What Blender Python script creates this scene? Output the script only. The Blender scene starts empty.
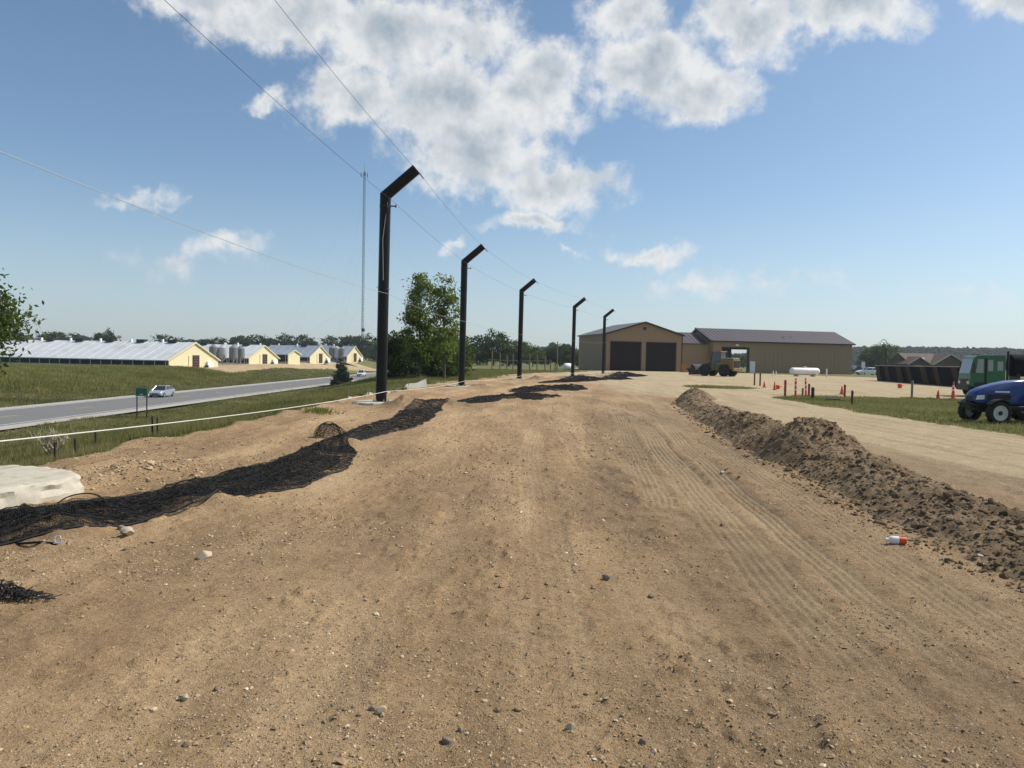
import bpy, math, random
import numpy as np
from mathutils import Vector, Matrix

random.seed(7)
rng = np.random.default_rng(7)
S = bpy.context.scene
COL = S.collection
R = math.radians

# ------------------------------------------------------------------ camera
F_PX = 769.0
CAM_Z = 1.7
PITCH = math.atan((384 - 359.5) / F_PX)
ROLL = R(1.1)
cam_d = bpy.data.cameras.new('camera')
cam = bpy.data.objects.new('camera', cam_d)
COL.objects.link(cam)
cam_d.sensor_fit = 'HORIZONTAL'
cam_d.sensor_width = 36.0
cam_d.lens = 36.0 * F_PX / 1024.0
cam_d.clip_start = 0.1
cam_d.clip_end = 12000
right0 = Vector((1, 0, 0)); fwd = Vector((0, math.cos(PITCH), -math.sin(PITCH))); up0 = right0.cross(fwd)
rc = right0 * math.cos(ROLL) + up0 * math.sin(ROLL)
uc = up0 * math.cos(ROLL) - right0 * math.sin(ROLL)
M = Matrix((rc, uc, -fwd)).transposed().to_4x4()
M.translation = Vector((0, 0, CAM_Z))
cam.matrix_world = M
S.camera = cam

# ------------------------------------------------------------------ sky, sun, exposure
SUN_AZ = R(72)       # from +Y (view direction) towards +X (right)
SUN_EL = R(47)
W = bpy.data.worlds.new('World'); S.world = W
W.use_nodes = True
sun_d = bpy.data.lights.new('sun', 'SUN'); sun_d.energy = 4.9; sun_d.angle = R(0.5); sun_d.color = (1.0, 0.94, 0.84)
sun = bpy.data.objects.new('sun', sun_d); COL.objects.link(sun)
sdir = Vector((math.sin(SUN_AZ) * math.cos(SUN_EL), math.cos(SUN_AZ) * math.cos(SUN_EL), math.sin(SUN_EL)))
sun.rotation_euler = sdir.to_track_quat('Z', 'Y').to_euler()
sun.location = (40, 30, 60)
S.view_settings.view_transform = 'Standard'
S.view_settings.look = 'None'
S.view_settings.gamma = 1.0
S.view_settings.exposure = 0.14
S.view_settings.use_curve_mapping = False
SKY_STRENGTH = 0.122
HAZE = 0.00019


class NT:
    """tiny node-graph writer"""
    def __init__(s, tree):
        s.t = tree; s.n = tree.nodes; s.l = tree.links; s.n.clear()

    def node(s, typ, **kw):
        nd = s.n.new(typ)
        for k, v in kw.items():
            setattr(nd, k, v)
        return nd

    def put(s, sock, v):
        if isinstance(v, bpy.types.NodeSocket):
            s.l.new(v, sock)
        elif v is not None:
            if isinstance(v, (tuple, list)) and len(v) == 3 and sock.type == 'RGBA':
                v = (*v, 1)
            sock.default_value = v

    def m(s, op, a, b=None, c=None, clamp=False):
        nd = s.node('ShaderNodeMath', operation=op, use_clamp=clamp)
        s.put(nd.inputs[0], a); s.put(nd.inputs[1], b); s.put(nd.inputs[2], c)
        return nd.outputs[0]

    def v(s, op, a, b=None, sc=None):
        nd = s.node('ShaderNodeVectorMath', operation=op)
        s.put(nd.inputs[0], a); s.put(nd.inputs[1], b)
        if sc is not None:
            s.put(nd.inputs['Scale'], sc)
        return nd.outputs['Value'] if op in ('LENGTH', 'DOT_PRODUCT', 'DISTANCE') else nd.outputs[0]

    def xyz(s, x, y, z):
        nd = s.node('ShaderNodeCombineXYZ')
        s.put(nd.inputs[0], x); s.put(nd.inputs[1], y); s.put(nd.inputs[2], z)
        return nd.outputs[0]

    def sep(s, v):
        nd = s.node('ShaderNodeSeparateXYZ'); s.put(nd.inputs[0], v)
        return nd.outputs

    def noise(s, vec, scale, detail=4, rough=0.55, dim='3D', color=False, dist=0.0):
        nd = s.node('ShaderNodeTexNoise', noise_dimensions=dim)
        s.put(nd.inputs['Vector'], vec); nd.inputs['Scale'].default_value = scale
        nd.inputs['Detail'].default_value = detail; nd.inputs['Roughness'].default_value = rough
        nd.inputs['Distortion'].default_value = dist
        return nd.outputs['Color' if color else 'Fac']

    def ss(s, v, a, b, lo=0.0, hi=1.0):
        nd = s.node('ShaderNodeMapRange', interpolation_type='SMOOTHSTEP')
        s.put(nd.inputs[0], v); s.put(nd.inputs[1], a); s.put(nd.inputs[2], b)
        s.put(nd.inputs[3], lo); s.put(nd.inputs[4], hi)
        return nd.outputs[0]

    def mix(s, f, a, b, blend='MIX'):
        nd = s.node('ShaderNodeMix', data_type='RGBA', blend_type=blend)
        s.put(nd.inputs[0], f); s.put(nd.inputs[6], a); s.put(nd.inputs[7], b)
        return nd.outputs[2]

    def hsv(s, col, h=0.5, sat=1.0, val=1.0):
        nd = s.node('ShaderNodeHueSaturation')
        s.put(nd.inputs['Hue'], h); s.put(nd.inputs['Saturation'], sat); s.put(nd.inputs['Value'], val)
        s.put(nd.inputs['Color'], col)
        return nd.outputs[0]

    def bump(s, h, strength=0.5, dist=0.02):
        nd = s.node('ShaderNodeBump'); nd.inputs['Strength'].default_value = strength
        nd.inputs['Distance'].default_value = dist; s.put(nd.inputs['Height'], h)
        return nd.outputs[0]


# ---- world: Nishita sky with a cumulus layer at infinity
w = NT(W.node_tree)
tc = w.node('ShaderNodeTexCoord').outputs['Generated']
sky = w.node('ShaderNodeTexSky', sky_type='NISHITA')
sky.sun_disc = False; sky.sun_elevation = SUN_EL; sky.sun_rotation = SUN_AZ
sky.altitude = 250; sky.air_density = 0.85; sky.dust_density = 1.1; sky.ozone_density = 4.0
D = w.sep(tc)
dy = w.m('MAXIMUM', D[1], 0.02)
U = w.m('DIVIDE', D[0], dy); V = w.m('DIVIDE', D[2], dy)
uv = w.xyz(U, V, 0)
warp = w.noise(tc, 9.0, 5, 0.6, color=True)
warp = w.v('SCALE', w.v('SUBTRACT', warp, (0.5, 0.5, 0.5)), sc=0.11)
warp2 = w.noise(tc, 34.0, 4, 0.6, color=True)
warp2 = w.v('SCALE', w.v('SUBTRACT', warp2, (0.5, 0.5, 0.5)), sc=0.035)
uvw = w.v('ADD', w.v('ADD', uv, warp), warp2)
uvw = w.v('MULTIPLY', uvw, (1, 1, 0))


def uvpix(x, y):
    return (x - 512) / F_PX, (359.5 - (y - 0.0192 * (x - 512))) / F_PX


# cumulus banks: centre, half-width, half-height (in pixels of the view, turned to sky directions), weight
BANKS = [(190, -8, 85, 30, .9), (285, 12, 110, 48, 1), (390, 38, 95, 62, 1), (345, 100, 66, 42, .95), (430, 105, 95, 62, 1),
         (478, 158, 92, 52, 1), (548, 186, 78, 36, .95), (525, 92, 80, 52, .9), (470, 40, 60, 40, .7), (540, 227, 62, 14, .8), (262, 103, 32, 15, .7),
         (640, 72, 78, 54, 1), (700, 92, 56, 42, .95), (735, 28, 84, 44, 1), (618, 15, 56, 48, .9), (835, 20, 92, 38, 1),
         (1005, 2, 56, 26, .8), (648, 253, 46, 13, .62), (135, 192, 44, 13, .55), (213, 252, 50, 14, .5),
         (570, 260, 14, 8, .5), (455, 248, 14, 10, .5), (180, 262, 60, 18, .32), (760, 278, 70, 14, .3), (970, 292, 70, 14, .36), (700, 285, 60, 12, .3),
         (95, -60, 90, 30, .9), (880, -70, 120, 50, 1), (480, -80, 130, 55, 1)]
field = None
for (bx_, by_, rx, ry, wt) in BANKS:
    cu, cv = uvpix(bx_, by_)
    d = w.v('MULTIPLY', w.v('SUBTRACT', uvw, (cu, cv, 0)), (F_PX / rx, F_PX / ry, 0))
    r = w.v('LENGTH', d)
    f = w.m('MULTIPLY_ADD', r, -wt, wt)
    field = f if field is None else w.m('SMOOTH_MAX', field, f, 0.18)
# elsewhere in the sky the same kind of broken cumulus goes on
gen = w.noise(w.v('MULTIPLY', tc, (1, 1, 2.2)), 3.2, 3, 0.5)
gen = w.m('MULTIPLY_ADD', gen, 4.5, -2.55)
out_u = w.ss(w.m('ABSOLUTE', U), 0.72, 0.95)
out_v = w.ss(V, 0.5, 0.7)
back = w.m('LESS_THAN', D[1], 0.05)
outside = w.m('MAXIMUM', w.m('MAXIMUM', out_u, out_v), back)
field = w.m('ADD', w.m('MULTIPLY', field, w.m('SUBTRACT', 1.0, outside)), w.m('MULTIPLY', gen, outside))
fine = w.noise(tc, 26.0, 7, 0.62)
fine_s = w.noise(w.v('ADD', tc, (0.011, 0.0, 0.013)), 26.0, 7, 0.62)
bil = w.noise(tc, 11.0, 5, 0.55)
bil_s = w.noise(w.v('ADD', tc, (0.03, 0.0, 0.022)), 11.0, 5, 0.55)
dens = w.m('ADD', field, w.m('MULTIPLY_ADD', fine, 1.35, -0.64))
alpha = w.ss(dens, -0.03, 0.58)
hz = w.ss(D[2], 0.0, 0.10)
alpha = w.m('MULTIPLY', w.m('MULTIPLY', alpha, 0.93), w.m('MULTIPLY_ADD', hz, 0.75, 0.25))
relief = w.m('ADD', w.m('MULTIPLY', w.m('SUBTRACT', fine, fine_s), 1.8), w.m('MULTIPLY_ADD', w.m('SUBTRACT', bil, bil_s), 2.6, 0.5), clamp=True)
thick = w.ss(dens, 0.25, 1.05)
lit = w.m('SUBTRACT', w.m('MULTIPLY_ADD', relief, 0.8, 0.60), w.m('MULTIPLY', thick, 0.72), clamp=True)
CLOUD_K = 6.5
ccol = w.mix(lit, (0.42 * CLOUD_K, 0.50 * CLOUD_K, 0.58 * CLOUD_K), (1.0 * CLOUD_K, 1.0 * CLOUD_K, 0.99 * CLOUD_K))
skyc = w.mix(1.0, sky.outputs[0], (1.0, 1.045, .965), 'MULTIPLY')
skyc = w.mix(w.ss(D[2], .24, -.02, 0, .30), skyc, (5.5, 5.6, 5.5))
col = w.mix(alpha, skyc, ccol)
bg = w.node('ShaderNodeBackground'); w.put(bg.inputs[0], col); bg.inputs[1].default_value = SKY_STRENGTH
wo = w.node('ShaderNodeOutputWorld'); w.l.new(bg.outputs[0], wo.inputs[0])

S.render.engine = 'CYCLES'
S.cycles.max_bounces = 6
S.cycles.transparent_max_bounces = 12

# ------------------------------------------------------------------ numeric helpers


def ray(px, py):
    dx, dyy = px - 512, 384 - py
    tx = dx * math.cos(ROLL) - dyy * math.sin(ROLL)
    ty = dx * math.sin(ROLL) + dyy * math.cos(ROLL)
    a, b = tx / F_PX, ty / F_PX
    return Vector((a, math.cos(PITCH) + b * math.sin(PITCH), b * math.cos(PITCH) - math.sin(PITCH)))


def at(px, py, z=0.0):
    """place on the level z seen at this point of the photograph"""
    r = ray(px, py); k = (z - CAM_Z) / r.z
    return Vector((r.x * k, r.y * k, z))


def at_d(px, py, dist):
    r = ray(px, py); k = dist / r.y
    return Vector((r.x * k, dist, CAM_Z + r.z * k))


_T = rng.random(65536)
_P = rng.permutation(4096)


def vnoise(x, y, seed=0):
    xi = np.floor(x).astype(np.int64); yi = np.floor(y).astype(np.int64)
    fx = x - xi; fy = y - yi
    fx = fx * fx * fx * (fx * (fx * 6 - 15) + 10); fy = fy * fy * fy * (fy * (fy * 6 - 15) + 10)

    def h(a, b):
        return _T[(_P[(a + seed * 131) & 4095] * 13 + _P[(b + seed * 57 + 911) & 4095] * 7 + _P[(a * 3 + b * 5 + seed) & 4095]) & 65535]
    a = h(xi, yi); b = h(xi + 1, yi); c = h(xi, yi + 1); d = h(xi + 1, yi + 1)
    return (a + (b - a) * fx) * (1 - fy) + (c + (d - c) * fx) * fy


def fbm(x, y, oct=4, gain=0.5, seed=0):
    t = 0; a = 1; n = 0
    for o in range(oct):
        t = t + a * (vnoise(x * 2 ** o + 17.3 * o, y * 2 ** o - 9.1 * o, seed + o) - 0.5); n += a; a *= gain
    return t / n * 2


def sstep(a, b, x):
    t = np.clip((x - a) / (b - a), 0, 1)
    return t * t * (3 - 2 * t)


# ------------------------------------------------------------------ terrain description
POLES = [(-6.3, 8.8), (-4.83, 28.4), (-3.1, 47.1), (0.62, 66.4), (6.65, 84.7), (12.1, 102.5)]
EDGE_Y = [-50, 0, 9, 12, 14, 17, 22, 27, 33, 37, 50, 65, 80, 110, 150, 250, 400]
EDGE_X = [-7.5, -7.3, -7.6, -7.0, -7.1, -6.5, -6.5, -6.5, -6.1, -5.6, -6.0, -8.0, -9.5, -11, -12, -14, -14]
MOUNDS = [(-4.83, 28.4, 1.5, -.10), (-3.1, 47.1, 1.4, -.08), (.62, 66.4, 1.4, -.06), (-4.35, 7.15, .42, .17), (-3.55, 26.0, 1.0, .32), (-2.2, 27.0, 1.1, .20), (-3.6, 27.2, .8, .18), (-4.9, 11.4, .6, .10), (-5.3, 10.7, .5, .12),
          (-3.3, 8.5, .45, .14), (-3.15, 14.7, .38, .16), (-0.6, 31.2, 1.4, .22), (0.6, 34.5, 1.6, .20), (-2.0, 46.5, .8, .22), (1.6, 42.5, 1.6, .25), (3.4, 47, 1.2, .2),
          (2.1, 65.5, 1.2, .3), (6, 69, 3, .3), (9.6, 78, 2.2, .3), (8, 84, 1.2, .3), (13.5, 96, 3, .35), (-6.0, 27.0, .7, .06),
          (-6.4, 14.2, .5, .10), (-6.0, 18.0, .5, .08), (-5.8, 22.5, .6, .08)]
# wheel tracks: (list of (y, x)), half width, depth, tread kind
TRACKS = [([(2, 1.75), (6, 2.1), (9.5, 2.42), (12, 2.65), (15.4, 2.97), (20, 3.55)], .24, .022, 1),
          ([(2, 2.9), (4, 3.1), (6, 3.27), (8.3, 3.48), (13.3, 4.02), (20, 4.5), (32, 6.0)], .25, .022, 1),
          ([(2, 2.3), (4, 2.5), (7, 2.75), (10, 2.98), (16, 3.6), (24, 4.6)], .17, .018, 1),
          ([(9.0, 1.75), (9.6, 1.87), (11.5, 2.05), (16, 2.45), (24, 3.4)], .20, .014, 1),
          ([(0, -.1), (5, .15), (9, .5), (14, .7), (25, 1.2), (60, 5)], .22, .014, 2),
          ([(0, 1.2), (4, 1.3), (8, 1.35), (14, 1.55), (25, 2.5), (60, 7)], .20, .016, 2),
          ([(0, .25), (5, .3), (9, .36), (14, .38), (30, 1.4), (60, 6)], .22, .010, 1),
          ([(0, -1.6), (6, -1.3), (12, -1.0), (25, -.2), (60, 3.5)], .2, .008, 0),
          ([(8.4, 3.9), (8.9, 2.9), (9.6, 2.2), (10.6, 1.75), (12.2, 1.4), (16, 1.25)], .16, .03, 2),
          ([(7.3, 3.2), (7.8, 2.5), (8.5, 1.9), (9.6, 1.45), (11.5, 1.2)], .10, .018, 2),
          ([(0, -.9), (4, -.8), (7, -.55), (10, -.4), (16, .1)], .14, .008, 2)]


def edge(Y):
    e = np.interp(Y, EDGE_Y, EDGE_X)
    return e + 0.35 * fbm(Y * 0.55, Y * 0 + 3.3, 3, seed=3)


def track_eval(X, Y):
    h = np.zeros_like(X); c = np.zeros_like(X); pk = np.zeros_like(X)
    for i, (pts, hw, dep, kind) in enumerate(TRACKS):
        ys = [p[0] for p in pts]; xs = [p[1] for p in pts]
        d = X - np.interp(Y, ys, xs) - 0.05 * (vnoise(Y * .7, Y * 0 + i, 40 + i) - .5)
        on = sstep(hw * 1.15, hw * .8, np.abs(d)) * (Y < ys[-1] + 6) * (Y > ys[0])
        fade = np.clip(vnoise(Y * .35 + 5 * i, Y * 0 + 2 * i, 50 + i) * 2.4 - .45, .55 if kind == 1 else .1, 1.1)
        on = on * fade * (.6 + .6 * vnoise(X * 5, Y * 2.2, 30 + i))
        if kind == 1:
            on = on * sstep(3.0, 6.0, Y)
        pk = np.maximum(pk, on * (kind == 1))
        rim = np.exp(-((np.abs(d) - hw * 1.3) / (hw * .32)) ** 2) * fade
        h += -dep * (.8 if kind == 1 else .45) * on + dep * (.35 if kind == 1 else .15) * rim
        if kind == 1:
            h += on * (.011 if i != 6 else .004) * np.cos(2 * np.pi * d / .078)
            c += on * (.5 if i != 6 else .35)
        elif kind == 2:
            h += on * .004 * np.sin(2 * np.pi * (Y + np.abs(d) * .9) / .16)
            c -= on * .5
        else:
            c -= on * .3
    return h, c, pk


def base_h(X, Y):
    e = edge(Y)
    s = e - X
    z = -4.3 * sstep(-1.5, 26, s * 26 / np.maximum(e + 31.5, 8))
    zb = np.interp(Y, [-100, 100, 150, 185, 300, 500, 900], [-1.9, -1.9, -1.8, -1.7, -0.1, .8, 0.5])
    left = sstep(-53, -74, X)
    z = z * (1 - left) + zb * left
    # beyond the farms the land levels out
    far = sstep(300, 480, Y)
    z = z * (1 - far) + 0.0 * far
    return z


def height(X, Y, fine=True):
    X = np.asarray(X, float); Y = np.asarray(Y, float)
    z = base_h(X, Y)
    e = edge(Y)
    dirt = sstep(-.2, .5, X - e)
    z = z + 0.10 * np.exp(-((X - e - .15) / .45) ** 2) * (0.5 + fbm(X * 1.3, Y * 1.3, 3, seed=9)) * (Y < 60)
    for (mx, my, mr, mh) in MOUNDS:
        q = ((X - mx) ** 2 + (Y - my) ** 2) / mr ** 2
        m_ = np.exp(-q * 1.6)
        z = z + mh * m_ * (1 + .6 * fbm(X * 3, Y * 3, 3, seed=21))
    z = z + 0.018 * fbm(X * .3, Y * .16, 3, seed=12) * dirt
    z = z + 0.3 * fbm(X * .05, Y * .05, 3, seed=31) * (1 - dirt)
    if fine:
        near = np.clip(30 / np.maximum(np.abs(Y), 1), 0, 1)
        th, _, pk = track_eval(X, Y)
        crumb = (1 - np.clip(pk * 1.1, 0, .9)) * np.clip(fbm(X * 7.5, Y * 7.5, 3, .7, seed=18) - .16, 0, 1) * np.clip(.2 + 1.6 * vnoise(X * .9, Y * .5, 88), 0, 1.4)
        z = z + dirt * near * .055 * crumb
        z = z + dirt * near * (0.010 * fbm(X * 2.2, Y * 1.6, 4, .6, seed=14) + .008 * np.clip(fbm(X * 6.5, Y * 6.5, 3, .6, seed=17) - .05, 0, 1) * 2
                               + .007 * fbm(X * 15, Y * 15, 2, .6, seed=19))
        z = z + th * dirt
        rough = sstep(-2.2, -4.2, X) * dirt * sstep(16, 8, np.abs(Y - 9))
        z = z + rough * .035 * fbm(X * 4, Y * 4, 3, .6, seed=23)
    return z


def H(x, y):
    return float(height(np.array([x]), np.array([y]), True)[0])


GB_Y = [46, 50, 60, 91, 118, 142, 160, 1000]
GB_X = [-6.4, -5.2, -3.2, 1, 10, 18, 14, 14]
ISLAND = [(12.6, 40.5), (12.9, 33), (12.9, 25), (12.8, 19), (13.2, 10), (30, 10), (30, 36), (23.5, 41), (17, 41.6)]


def grass_mask(X, Y):
    """1 = grass, 0 = bare ground"""
    wob = .5 * fbm(X * .5, Y * .5, 4, .6, seed=61) + .25 * fbm(X * 2.5, Y * 2.5, 3, .6, seed=62)
    g = sstep(.15, -.25, X - edge(Y) + wob * .6 * (np.abs(Y) < 60))
    gb = np.interp(Y, GB_Y, GB_X)
    g = np.maximum(g, sstep(.8, -1.6, X - gb + wob * 4) * (Y > 44))
    # grass island on the right
    nx = np.interp(Y, [10, 19, 25, 33, 39, 41.5], [13.3, 12.9, 12.9, 13.0, 13.4, 15])
    fy = np.interp(X, [12, 14, 17, 23, 28, 40], [39.2, 41.0, 42.0, 42.0, 40, 39])
    isl = sstep(-.3, .35, X - nx + wob * .9) * sstep(.5, -.6, Y - fy + wob * 2.0)
    g = np.maximum(g, isl)
    g = np.maximum(g, sstep(1, .55, ((X - 14.7) / 3.0) ** 2 + ((Y - 54.5) / 3.6) ** 2 + wob * .7) * .85)
    # strip along the shed, far right lot
    u = (X - 17.2) * .97 + (Y - 142) * .242
    v_ = -(X - 17.2) * .242 + (Y - 142) * .97
    st = sstep(28, 33, u + wob * 2 + (v_ + 30) * .3) * sstep(-45, -40, v_ + wob * 5) * sstep(125, 100, u)
    g = np.maximum(g, st * .9)
    g = np.maximum(g, sstep(172, 185, Y + wob * 8))
    g = np.maximum(g, sstep(62, 70, X + wob * 5) * sstep(105, 118, Y + wob * 5))
    # gravel yard before the far barns
    lane = sstep(-73, -70, -np.abs(X + 63) - 63 + wob * 2) if False else 0
    ye = np.interp(Y, [170, 190, 215, 240, 310, 330], [-65, -66, -67, -64, -56, -56])
    yard = sstep(.8, -.8, X - ye + wob * 1.5) * sstep(-92, -86, X) * sstep(171, 178, Y + wob * 4) * sstep(335, 320, Y)
    g = np.where(X < -50, g * (1 - yard), g)
    return g


# ------------------------------------------------------------------ materials
MATS = {}


def mat(name, color, rough=0.8, metal=0.0, var=0.12, scale=6.0, bump=0.0, bscale=60.0, spec=0.4, stain=None, coat=0.0):
    """painted / moulded surface with a little procedural unevenness"""
    m_ = bpy.data.materials.new(name); m_.use_nodes = True
    t = NT(m_.node_tree)
    o = t.node('ShaderNodeOutputMaterial'); b = t.node('ShaderNodeBsdfPrincipled')
    pos = t.node('ShaderNodeTexCoord').outputs['Object']
    n = t.noise(pos, scale, 5, 0.6)
    c = t.hsv(color if not isinstance(color, tuple) else (*color, 1), val=t.m('MULTIPLY_ADD', n, 2 * var, 1 - var))
    if stain:
        n2 = t.noise(pos, scale * .6, 6, 0.7)
        c = t.mix(t.ss(n2, .5, .72), c, stain)
    t.put(b.inputs['Base Color'], c)
    t.put(b.inputs['Roughness'], t.m('MULTIPLY_ADD', n, .2, rough - .1, clamp=True))
    b.inputs['Metallic'].default_value = metal
    b.inputs['Specular IOR Level'].default_value = spec
    b.inputs['Coat Weight'].default_value = coat
    if bump:
        t.put(b.inputs['Normal'], t.bump(t.noise(pos, bscale, 4, .6), bump, .01))
    t.l.new(b.outputs[0], o.inputs[0])
    MATS[name] = m_
    return m_


def mat_ground():
    m_ = bpy.data.materials.new('ground'); m_.use_nodes = True
    t = NT(m_.node_tree)
    o = t.node('ShaderNodeOutputMaterial'); b = t.node('ShaderNodeBsdfPrincipled')
    pos = t.node('ShaderNodeNewGeometry').outputs['Position']
    at_ = t.node('ShaderNodeVertexColor', layer_name='mask')
    sep = t.node('ShaderNodeSeparateColor'); t.l.new(at_.outputs[0], sep.inputs[0])
    g, grav, dark = sep.outputs[0], sep.outputs[1], sep.outputs[2]
    n_big = t.noise(pos, .22, 4, .6)
    n_str = t.noise(t.v('MULTIPLY', pos, (1.0, .18, 1)), .9, 5, .6)
    n_mid = t.noise(pos, 2.6, 6, .65)
    n_fine = t.noise(pos, 28, 6, .75)
    n_grit = t.noise(pos, 130, 3, .7)
    dirt = t.mix(t.ss(n_mid, .3, .72), (.300, .196, .104), (.402, .270, .146))
    dirt = t.mix(t.ss(n_str, .42, .72), dirt, (.480, .336, .192))
    dirt = t.mix(t.m('MULTIPLY', t.ss(n_str, .56, .30), .55), dirt, (.200, .134, .078))
    dirt = t.mix(t.m('MULTIPLY', t.ss(n_big, .5, .72), .35), dirt, (.455, .290, .145))
    grv = t.mix(t.ss(n_mid, .3, .7), (.385, .308, .190), (.465, .378, .240))
    n_st2 = t.noise(t.v('MULTIPLY', pos, (1.6, .10, 1)), 1.3, 5, .65)
    grv = t.mix(t.m('MULTIPLY', t.ss(n_st2, .52, .36), .6), grv, (.27, .205, .125))
    dirt = t.mix(grav, dirt, grv)
    soil = t.mix(t.ss(n_mid, .3, .7), (.120, .082, .052), (.20, .142, .092))
    dirt = t.mix(dark, dirt, soil)
    val = t.m('ADD', t.m('MULTIPLY_ADD', n_fine, 1.5, .25), t.m('MULTIPLY_ADD', n_grit, 1.1, -.55))
    dirt = t.hsv(dirt, val=val)
    # scattered pale and dark grit, coarse and fine
    hts = None
    for (sc_, thr, prob, amt) in ((34, .27, .80, .8), (70, .30, .62, .75), (140, .34, .55, .6)):
        vo = t.node('ShaderNodeTexVoronoi'); t.put(vo.inputs['Vector'], t.v('ADD', pos, t.v('SCALE', t.noise(pos, sc_ * 1.5, 2, .5, color=True), sc=.5 / sc_))); vo.inputs['Scale'].default_value = sc_
        vs = t.node('ShaderNodeSeparateColor'); t.l.new(vo.outputs['Color'], vs.inputs[0])
        chip = t.m('MULTIPLY', t.ss(vo.outputs['Distance'], thr, thr * .7), t.m('GREATER_THAN', vs.outputs[0], prob))
        chipc = t.mix(t.ss(vs.outputs[1], .35, .9), (.085, .062, .042), (.56, .47, .34))
        dirt = t.mix(t.m('MULTIPLY', chip, amt), dirt, chipc)
        hts = t.m('MULTIPLY', chip, 12.0 / sc_) if hts is None else t.m('MULTIPLY_ADD', chip, 12.0 / sc_, hts)
    gr = t.mix(t.ss(t.noise(pos, .35, 5, .65), .3, .7), (.100, .106, .036), (.160, .160, .064))
    gr = t.mix(t.m('MULTIPLY', t.ss(t.noise(pos, .09, 4, .6), .5, .75), .6), gr, (.21, .175, .085))
    gr = t.hsv(gr, val=t.m('MULTIPLY_ADD', t.noise(pos, 9, 5, .7), 1.2, .4))
    edge_n = t.m('MULTIPLY_ADD', t.noise(pos, 5.0, 5, .7), .9, -.45)
    gm = t.ss(t.m('ADD', g, edge_n), .32, .68)
    c = t.mix(gm, dirt, gr)
    t.put(b.inputs['Base Color'], c)
    b.inputs['Roughness'].default_value = .95
    b.inputs['Specular IOR Level'].default_value = .12
    hgt = t.m('ADD', t.m('MULTIPLY', n_fine, 1.0), t.m('MULTIPLY_ADD', n_grit, .4, hts))
    t.put(b.inputs['Normal'], t.bump(hgt, .9, .03))
    t.l.new(b.outputs[0], o.inputs[0])
    return m_


def mat_soil():
    m_ = bpy.data.materials.new('soil'); m_.use_nodes = True
    t = NT(m_.node_tree)
    o = t.node('ShaderNodeOutputMaterial'); b = t.node('ShaderNodeBsdfPrincipled')
    pos = t.node('ShaderNodeNewGeometry').outputs['Position']
    n1 = t.noise(pos, 1.3, 5, .65); n2 = t.noise(pos, 16, 6, .75); n3 = t.noise(pos, 90, 3, .7)
    c = t.mix(t.ss(n1, .3, .7), (.135, .094, .056), (.290, .210, .130))
    c = t.hsv(c, val=t.m('ADD', t.m('MULTIPLY_ADD', n2, 1.2, .4), t.m('MULTIPLY_ADD', n3, .6, -.3)))
    vo = t.node('ShaderNodeTexVoronoi'); t.put(vo.inputs['Vector'], pos); vo.inputs['Scale'].default_value = 22
    vs = t.node('ShaderNodeSeparateColor'); t.l.new(vo.outputs['Color'], vs.inputs[0])
    chip = t.m('MULTIPLY', t.m('LESS_THAN', vo.outputs['Distance'], .25), t.m('GREATER_THAN', vs.outputs[0], .86))
    c = t.mix(chip, c, (.42, .36, .28))
    t.put(b.inputs['Base Color'], c); b.inputs['Roughness'].default_value = .97; b.inputs['Specular IOR Level'].default_value = .1
    t.put(b.inputs['Normal'], t.bump(t.m('ADD', n2, t.m('MULTIPLY', n3, .4)), .9, .05))
    t.l.new(b.outputs[0], o.inputs[0])
    return m_


def mat_leaf(name, c0, c1, trans=.35, vscale=.5):
    m_ = bpy.data.materials.new(name); m_.use_nodes = True
    t = NT(m_.node_tree)
    o = t.node('ShaderNodeOutputMaterial')
    at_ = t.node('ShaderNodeVertexColor', layer_name='tint')
    sp = t.node('ShaderNodeSeparateColor'); t.l.new(at_.outputs[0], sp.inputs[0])
    pos = t.node('ShaderNodeNewGeometry').outputs['Position']
    c = t.mix(sp.outputs[0], c0, c1)
    c = t.hsv(c, val=t.m('MULTIPLY_ADD', t.noise(pos, vscale, 3, .6), .9, .55))
    d = t.node('ShaderNodeBsdfPrincipled'); t.put(d.inputs['Base Color'], c); d.inputs['Roughness'].default_value = .75
    d.inputs['Specular IOR Level'].default_value = .06
    tr = t.node('ShaderNodeBsdfTranslucent'); t.put(tr.inputs[0], t.mix(.4, c, (.20, .26, .04)))
    mx = t.node('ShaderNodeMixShader'); mx.inputs[0].default_value = trans
    t.l.new(d.outputs[0], mx.inputs[1]); t.l.new(tr.outputs[0], mx.inputs[2])
    t.l.new(mx.outputs[0], o.inputs[0])
    return m_


def mat_stone():
    m_ = bpy.data.materials.new('stones'); m_.use_nodes = True
    t = NT(m_.node_tree)
    o = t.node('ShaderNodeOutputMaterial'); b = t.node('ShaderNodeBsdfPrincipled')
    at_ = t.node('ShaderNodeVertexColor', layer_name='tint')
    pos = t.node('ShaderNodeNewGeometry').outputs['Position']
    c = t.hsv(at_.outputs[0], val=t.m('MULTIPLY_ADD', t.noise(pos, 60, 4, .6), .7, .65))
    t.put(b.inputs['Base Color'], c); b.inputs['Roughness'].default_value = .9; b.inputs['Specular IOR Level'].default_value = .2
    t.l.new(b.outputs[0], o.inputs[0])
    return m_


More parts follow.
